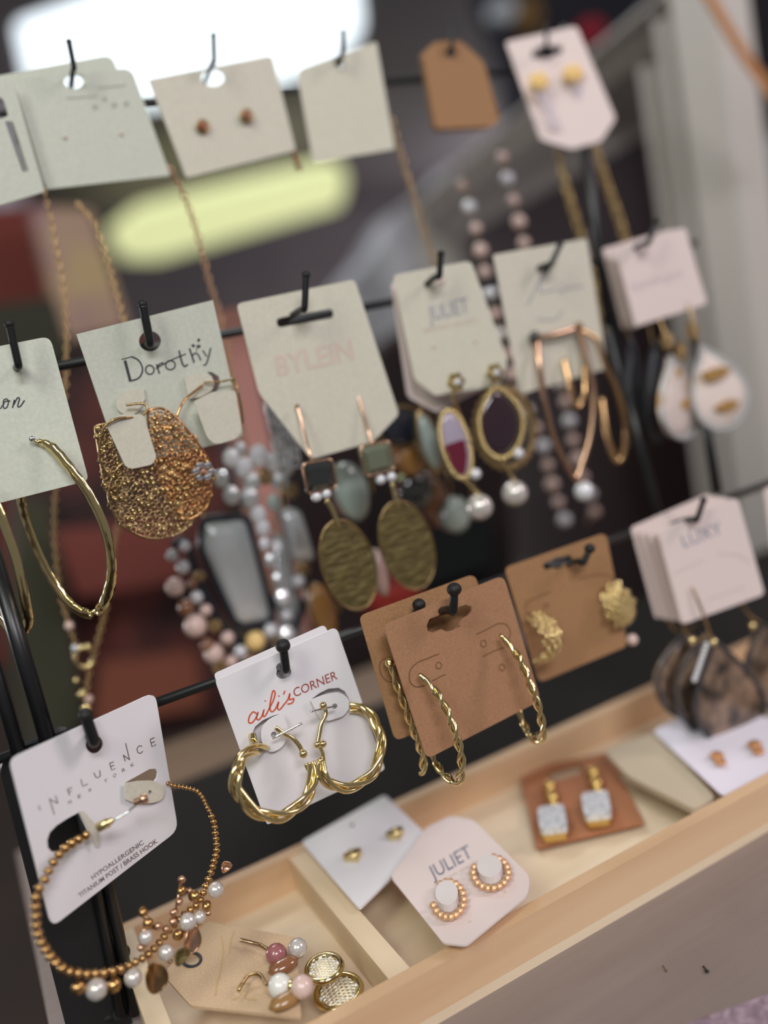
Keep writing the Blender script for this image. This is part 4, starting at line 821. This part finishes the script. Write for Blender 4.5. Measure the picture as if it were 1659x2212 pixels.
def shellring(x, y, rx, ry, rot, label, gap):
    c = onZ(x, y, .028); t = thing('shell_stud_earring', label, 'earring', c, 'shell studs with beaded gold edge')
    P = [onZ(*p, .0268) for p in roundpoly(ell(x, y, rx*.72, ry*.72, rot, 20), 0)]; MB().slab(P, [], Vector((0, 0, .003))).build('shell_face', mat('white_shell', (226, 218, 216), .2, coat=.6), t)
    for i in range(15):
        p = ell(x, y, rx, ry, rot, 18)[(i+gap) % 18]; bead(t, 'gold_point', mat('soft_orange_gold', (214, 172, 132), .4, .5), onZ(*p, .0285), .0015, 8)
shellring(968, 1943, 34, 38, 0, 'shell stud with gold beaded edge, lower left of the pair', 12); shellring(1060, 1885, 38, 34, 0, 'shell stud with gold beaded edge, upper right of the pair', 14)
c3, f = tcard('kraft card with two square crystal drops in the tray', [(1122, 1662), (1314, 1625), (1393, 1778), (1157, 1833)], .0075, mat('reddish_kraft', (170, 114, 78), .8, var=(156, 100, 66), scale=1200), 6, [roundpoly([(1182, 1672), (1255, 1650), (1262, 1668), (1192, 1688)], 6)])
for x, y, l in ((1195, 1778, 'left'), (1290, 1748, 'right')):
    c = onZ(x, y, .010); t = thing('crystal_drop_earring', 'square crystal drop in gold setting, %s of the pair in the tray' % l, 'earring', c, 'square crystal drops')
    fz = FrameZ(x, y, .0115); P = roundpoly([(x-33, y-22), (x+24, y-30), (x+34, y+20), (x-26, y+28)], 10); P2 = roundpoly([(x-29, y+6), (x+30, y+2), (x+33, y+36), (x-24, y+44)], 10)
    MB().slab([fz.pt(*p) for p in P], [], Vector((0, 0, .003))).build('crystal', CRYSTAL, t); MB().slab([onZ(*p, .0085) for p in P2], [], Vector((0, 0, .003))).build('gold_setting', mat('bright_gold', (216, 182, 112), .3, 1), t)
    for q in range(4): bead(t, 'gold_link', mat('bright_gold', (0, 0, 0)), onZ(x-8+3*q, y-78+q*13, .011), .0026 if q % 2 else .0034, 10)
tcard('beige paper sleeve lying in the tray beside the kraft card', [(1305, 1622), (1415, 1580), (1545, 1722), (1500, 1748), (1355, 1675)], .018, mat('beige_sleeve', (196, 180, 156), .5, coat=.3), 10, [], .003, (0, 0), 'paper_sleeve', 'sleeve')
c4, f = tcard('lilac white card at the right end of the tray', [(1410, 1578), (1570, 1500), (1760, 1610), (1560, 1718)], .0215, P_LILAC, 10)
for x, y, l in ((1548, 1632, 'left'), (1630, 1608, 'right')):
    t = thing('stud_earring', 'orange gold stud on the lilac card, %s one' % l, 'earring', onZ(x, y, .0225), 'orange gold studs on the lilac card'); bead(t, 'stud_face', mat('orange_gold', (206, 150, 104), .35, .7), onZ(x, y, .0235), .0032, 12, (1, 1, .5)); bead(t, 'stud_tip', mat('orange_gold', (0, 0, 0)), onZ(x+8, y+14, .0235), .0026, 12, (1, 1, .5))
c5, f = tcard('pale kraft hang tag with a ringed hole and faint print in the tray', [(352, 2105), (446, 1990), (640, 2024), (650, 2198), (412, 2172)], .0225, KRAFT_PALE, [8, 10, 6, 6, 8], [ell(414, 2073, 17, 12, -5)], .0012, (0, 0), 'hang_tag', 'tag')
MB().tube([f.pt(*p, .0002) for p in ell(414, 2073, 20, 15, -5)], .0006, 6, True).build('eyelet_ring', INK, c5)
ink(c5, f, INK_GOLD, [(4, [(465, 2150), (470, 2120), (478, 2090), (482, 2050), (478, 2020)]), (3, [(500, 2160), (520, 2150), (515, 2130), (540, 2125), (530, 2155), (555, 2160)]), (3, [(495, 2060), (500, 2030), (506, 2010)])])
t = thing('bead_drop_earring', 'drop earring with pink and white beads, upper one on the pale tag', 'earring', onZ(615, 2060, .026), 'bead drops on the pale tag')
bead(t, 'pink_bead', ROSEB, onZ(597, 2062, .027), .0040, 14); bead(t, 'white_bead', PEARL, onZ(643, 2048, .027), .0036, 14); bead(t, 'amber_bead', AMBER, onZ(612, 2085, .025), .0038, 10, (1.6, 1, .7)); wire2 = MB().tube([onZ(520, 2030, .025), onZ(560, 2040, .026), onZ(590, 2058, .027)], .0007, 6).build('ear_wire', GOLD_D, t)
t = thing('bead_drop_earring', 'drop earring with white and blush beads, lower one on the pale tag', 'earring', onZ(615, 2130, .026), 'bead drops on the pale tag')
bead(t, 'white_bead', mat('milky_bead', (226, 224, 218), .25, coat=.6), onZ(605, 2130, .027), .0042, 14); bead(t, 'blush_bead', PEARL_P, onZ(653, 2132, .027), .0040, 14); bead(t, 'amber_bead', mat('honey_bead', (150, 112, 66), .25, coat=.6), onZ(618, 2160, .025), .0036, 10, (1.8, 1, .7)); bead(t, 'gold_spacer', GOLD, onZ(630, 2130, .027), .0022, 10)
MB().tube(smooth_path([onZ(515, 2140, .025), onZ(535, 2108, .026), onZ(560, 2105, .026), onZ(575, 2125, .026), onZ(598, 2130, .027)], 5), .0007, 6).build('ear_wire', GOLD_D, t)
for x, y, rx, ry, l in ((700, 2092, 38, 27, 'upper'), (731, 2143, 50, 35, 'lower')):
    c = onZ(x, y, .010); t = thing('oval_stud_earring', '%s oval gold earring with diamond lattice in the tray' % l, 'earring', c, 'oval lattice earrings')
    z0 = .017 if l == 'upper' else .009; fz = FrameZ(x, y, z0); P = ell(x, y, rx, ry, -22, 28); MB().slab([fz.pt(*p) for p in P], [], Vector((0, 0, .0015))).build('oval_plate', mat('pale_gold_plate', (232, 222, 192), .3, .45), t)
    MB().tube([fz.pt(*p, .0018) for p in P], .0013, 8, True).build('oval_rim', GOLD, t); mb = MB()
    for i in range(-4, 5):
        for sg in (1, -1):
            q = []
            for s in range(-10, 11):
                a = (i*.22, s*.1); u_, v_ = (a[0]+a[1]*.5*sg)*1., a[1]
                if u_*u_+v_*v_ < .95:
                    an = math.radians(-22); X_, Y_ = v_*rx*.9, u_*ry*.9; q.append(fz.pt(x+X_*math.cos(an)-Y_*math.sin(an), y+X_*math.sin(an)+Y_*math.cos(an), .0022+.0012*(1-u_*u_-v_*v_)))
            if len(q) > 1: mb.tube(q, .00045, 5)
    mb.build('lattice', mat('pale_gold_plate', (0, 0, 0)), t); db = MB()
    for i in range(-3, 4):
        for j in range(-3, 4):
            if i*i+j*j < 9.5: db.ball(fz.pt(x+(i*rx*.27)*.93+j*ry*.1, y+j*ry*.27-i*rx*.1, .0026), .0008, 6, 4)
    db.build('crystal_grains', CRYSTAL, t)

# ------------------------------------------------------------------ framed white panel and far background
HD = Vector(ray(447, 760)); HD.z = 0; HD.normalize(); HN = Vector((HD.y, -HD.x, 0)); HN.normalize()
P0 = atT(1493, 96, .8)
def hw(s, z, o=0):  # point on the panel plane: s along, absolute z, o towards the rack
    return Vector((P0.x, P0.y, 0))+HD*s-HN*o*(1 if HN.x > 0 else -1)+Vector((0, 0, z))
def frame_ring(name, s0, s1, z0, z1, w_, o0, o1, parent, m):
    # four mitred bars with sloping faces
    c = [(s0, z1), (s1, z1), (s1, z0), (s0, z0)]; i_ = [(s0+w_, z1-w_), (s1-w_, z1-w_), (s1-w_, z0+w_), (s0+w_, z0+w_)]
    for k_ in range(4):
        a, b = c[k_], c[(k_+1) % 4]; ia, ib = i_[k_], i_[(k_+1) % 4]
        vs = [hw(*a, o0), hw(*b, o0), hw(*ib, o1), hw(*ia, o1), hw(*a, -.02), hw(*b, -.02), hw(*ib, -.02), hw(*ia, -.02)]
        MB().add(vs, [(0, 1, 2, 3), (7, 6, 5, 4), (0, 4, 5, 1), (3, 2, 6, 7), (1, 5, 6, 2), (0, 3, 7, 4)]).build(name, m, parent)
wf = thing('framed_panel', 'large panel with white stepped moulding standing at the right behind the rack', 'panel', hw(.3, -1.0))
S1, ZT2, ZB2 = .95, P0.z+.052, -.95
for w_, a, o0, o1 in ((.018, 0, .012, .040), (.016, .018, .014, .010), (.014, .034, .048, .024), (.014, .048, .0, .0), (.022, .062, .052, .020), (.020, .084, .010, -.002)):
    frame_ring('moulding', -.06+a, S1-a, ZB2+a, ZT2-a, w_, o0, o1, wf, WHITEP)
e_ = .104; vs = [hw(-.06+e_, ZB2+e_, -.004), hw(S1-e_, ZB2+e_, -.004), hw(S1-e_, ZT2-e_, -.004), hw(-.06+e_, ZT2-e_, -.004)]
MB().slab(vs, [], HN*.01*(1 if HN.x > 0 else -1)).build('mirror_glass', MAROON, wf)  # mirror pane, the maroon it reflects is put into its colour
st_ = thing('leather_strap', 'tan leather strap crossing the top right corner', 'strap', onY(1600, 100, .16))
MB().tube(smooth_path([onY(1500, -60, .16), onY(1545, 15, .16), (onY(1590, 90, .16)), onY(1630, 150, .16), onY(1690, 230, .16)], 6), .0055, 10, flat=.3).build('strap_band', mat('tan_leather', (176, 120, 70), .5), st_)
# ceiling lights
LW = mat('light_panel_white', (236, 248, 255), .5, emit=1.6); LY = mat('light_panel_yellow', (232, 238, 176), .5, emit=.8)
P = [onZ(*p, 1.64) for p in roundpoly([(36, 62), (330, -40), (770, -70), (782, 60), (745, 118), (600, 182), (310, 235), (60, 178)], 20)]
o = MB().slab(P, [], Vector((0, 0, .02))).build('ceiling_light', LW, None, P[0]); o['label'] = 'bright white ceiling light panel at the top left'; o['category'] = 'light'
P = [onZ(*p, 1.25) for p in roundpoly([(235, 512), (300, 462), (715, 362), (750, 385), (735, 445), (340, 562), (265, 560)], 15)]
o = MB().slab(P, [], Vector((0, 0, .05))).build('ceiling_light', LY, None, P[0]); o['label'] = 'pale yellow-green light bar lower than the white one'; o['category'] = 'light'
# goods behind, out of focus
def goods(label, c, P, y, depth=.12, var=None, rad=10, cat='fabric', name='hanging_fabric'):
    m = mat('cloth_%02x%02x%02x' % c, c, .9, **(dict(var=var, scale=9, p0=.4, p1=.6) if var else {})); return solid(name, label, cat, m, P, y, depth, rad, 'fabrics hanging behind the rack')
goods('dark red fabric at the far left below the top cards', (108, 48, 40), [(-80, 460), (72, 442), (170, 800), (170, 1300), (-80, 1500)], .92)
goods('pink and cream fabric edge right of the dark red one', (160, 128, 128), [(66, 446), (196, 452), (275, 700), (300, 860), (170, 860)], .84, .04, (178, 156, 118))
goods('olive dark fabric low at the far left', (50, 50, 38), [(-80, 665), (118, 640), (158, 770), (-80, 850)], .70, .015)
goods('maroon fabric mass behind the large gold hoop', (104, 54, 48), [(70, 750), (300, 700), (480, 900), (500, 1560), (150, 1640), (20, 1200)], .72, .06, (50, 36, 36))
goods('dull olive strip left of the gold hoop', (62, 62, 46), [(40, 1080), (108, 1080), (185, 1560), (70, 1660), (20, 1400)], .66, .04)
goods('brick red fold inside the large gold hoop', (118, 60, 52), [(118, 1150), (372, 1130), (400, 1250), (170, 1290)], .62, .03)
goods('brown red fold below the large gold hoop', (124, 70, 52), [(222, 1440), (425, 1415), (440, 1530), (205, 1570)], .62, .03)
goods('dusty pink upright strip between the serif and cream cards', (178, 128, 118), [(470, 672), (522, 662), (700, 1490), (640, 1508)], .21, .03)
goods('deep maroon fabric behind the pearl drops', (48, 28, 32), [(640, 930), (850, 730), (1040, 620), (1090, 620), (1120, 1500), (640, 1560)], .66, .04, (34, 26, 26))
goods('bright red corner above the kraft cards', (150, 44, 34), [(800, 1282), (905, 1262), (912, 1310), (812, 1330)], .40, .03)
goods('near black fabric between the bronze ovals and the kraft cards', (20, 24, 24), [(890, 1110), (1060, 1100), (1070, 1220), (900, 1280)], .60, .02)
goods('silvery grey draped cover behind the top row', (150, 150, 156), [(735, 640), (800, 560), (850, 470), (960, 395), (1010, 330), (1040, 400), (1000, 520), (900, 590), (1000, 1400), (800, 1400)], 1.35, .1, (196, 198, 204), 30)
goods('dark navy fabric behind the tassel card', (34, 34, 44), [(1060, -60), (1480, -60), (1400, 1300), (1180, 1300), (1130, 150)], 1.5, .1)
goods('round red ornament on the navy fabric', (190, 44, 66), ell(1282, 65, 22, 22, 0, 14), 1.472, .03, None, 0, 'ornament', 'red_ornament')
goods('dark curtain beyond the panel at the upper right corner', (22, 20, 26), [(1585, -60), (1800, -60), (1800, 330), (1660, 240)], .9, .05)
o = MB().slab([atT(*p, 4.2) for p in [(-260, -160), (34, -160), (60, 900), (-200, 900)]], [], Vector((0, .2, 0))).build('pillar', mat('lavender_wall_paint', (206, 198, 208), .8), None, atT(-60, 900, 4.2)); o['label'] = 'pale lavender pillar at the far top left'; o['category'] = 'pillar'
goods('pale blue bokeh highlight made as a disc at the top edge near the panel corner', (150, 176, 188), ell(1412, 22, 15, 15, 0, 14), 1.472, .03, None, 0, 'ornament', 'blue_bokeh')  # blurred highlight built as a solid pale blue disc
goods('pale grey bokeh highlight made as a disc at the top edge above the tassel card', (190, 200, 206), ell(1092, 18, 24, 24, 0, 14), 1.472, .03, None, 0, 'ornament', 'grey_bokeh')  # another out-of-focus highlight, modelled as a pale grey disc
goods('brass brown ornament at the top edge beside the pale grey highlight', (120, 92, 48), [(1128, -10), (1160, -10), (1172, 40), (1150, 72), (1122, 50)], 1.472, .03, None, 0, 'ornament', 'brass_ornament')
for px_, py_, r_, l_ in ((1527, 2098, .0008, 'tiny black pin lying on the bare counter front'), (1439, 2097, .0005, 'tiny brown speck of lint left of the black pin on the counter')):
    c = onZ(px_, py_, r_*.6); o = MB().ball(c, r_, 10, 6, (1, 1, .6)).tube([c, c+Vector((.0006, .0022, .0004))], r_*.4, 6).build('pin' if r_ > .0006 else 'lint_speck', RUBBER if r_ > .0006 else K_EDGE, None, c); o['label'] = l_; o['category'] = 'pin' if r_ > .0006 else 'lint'
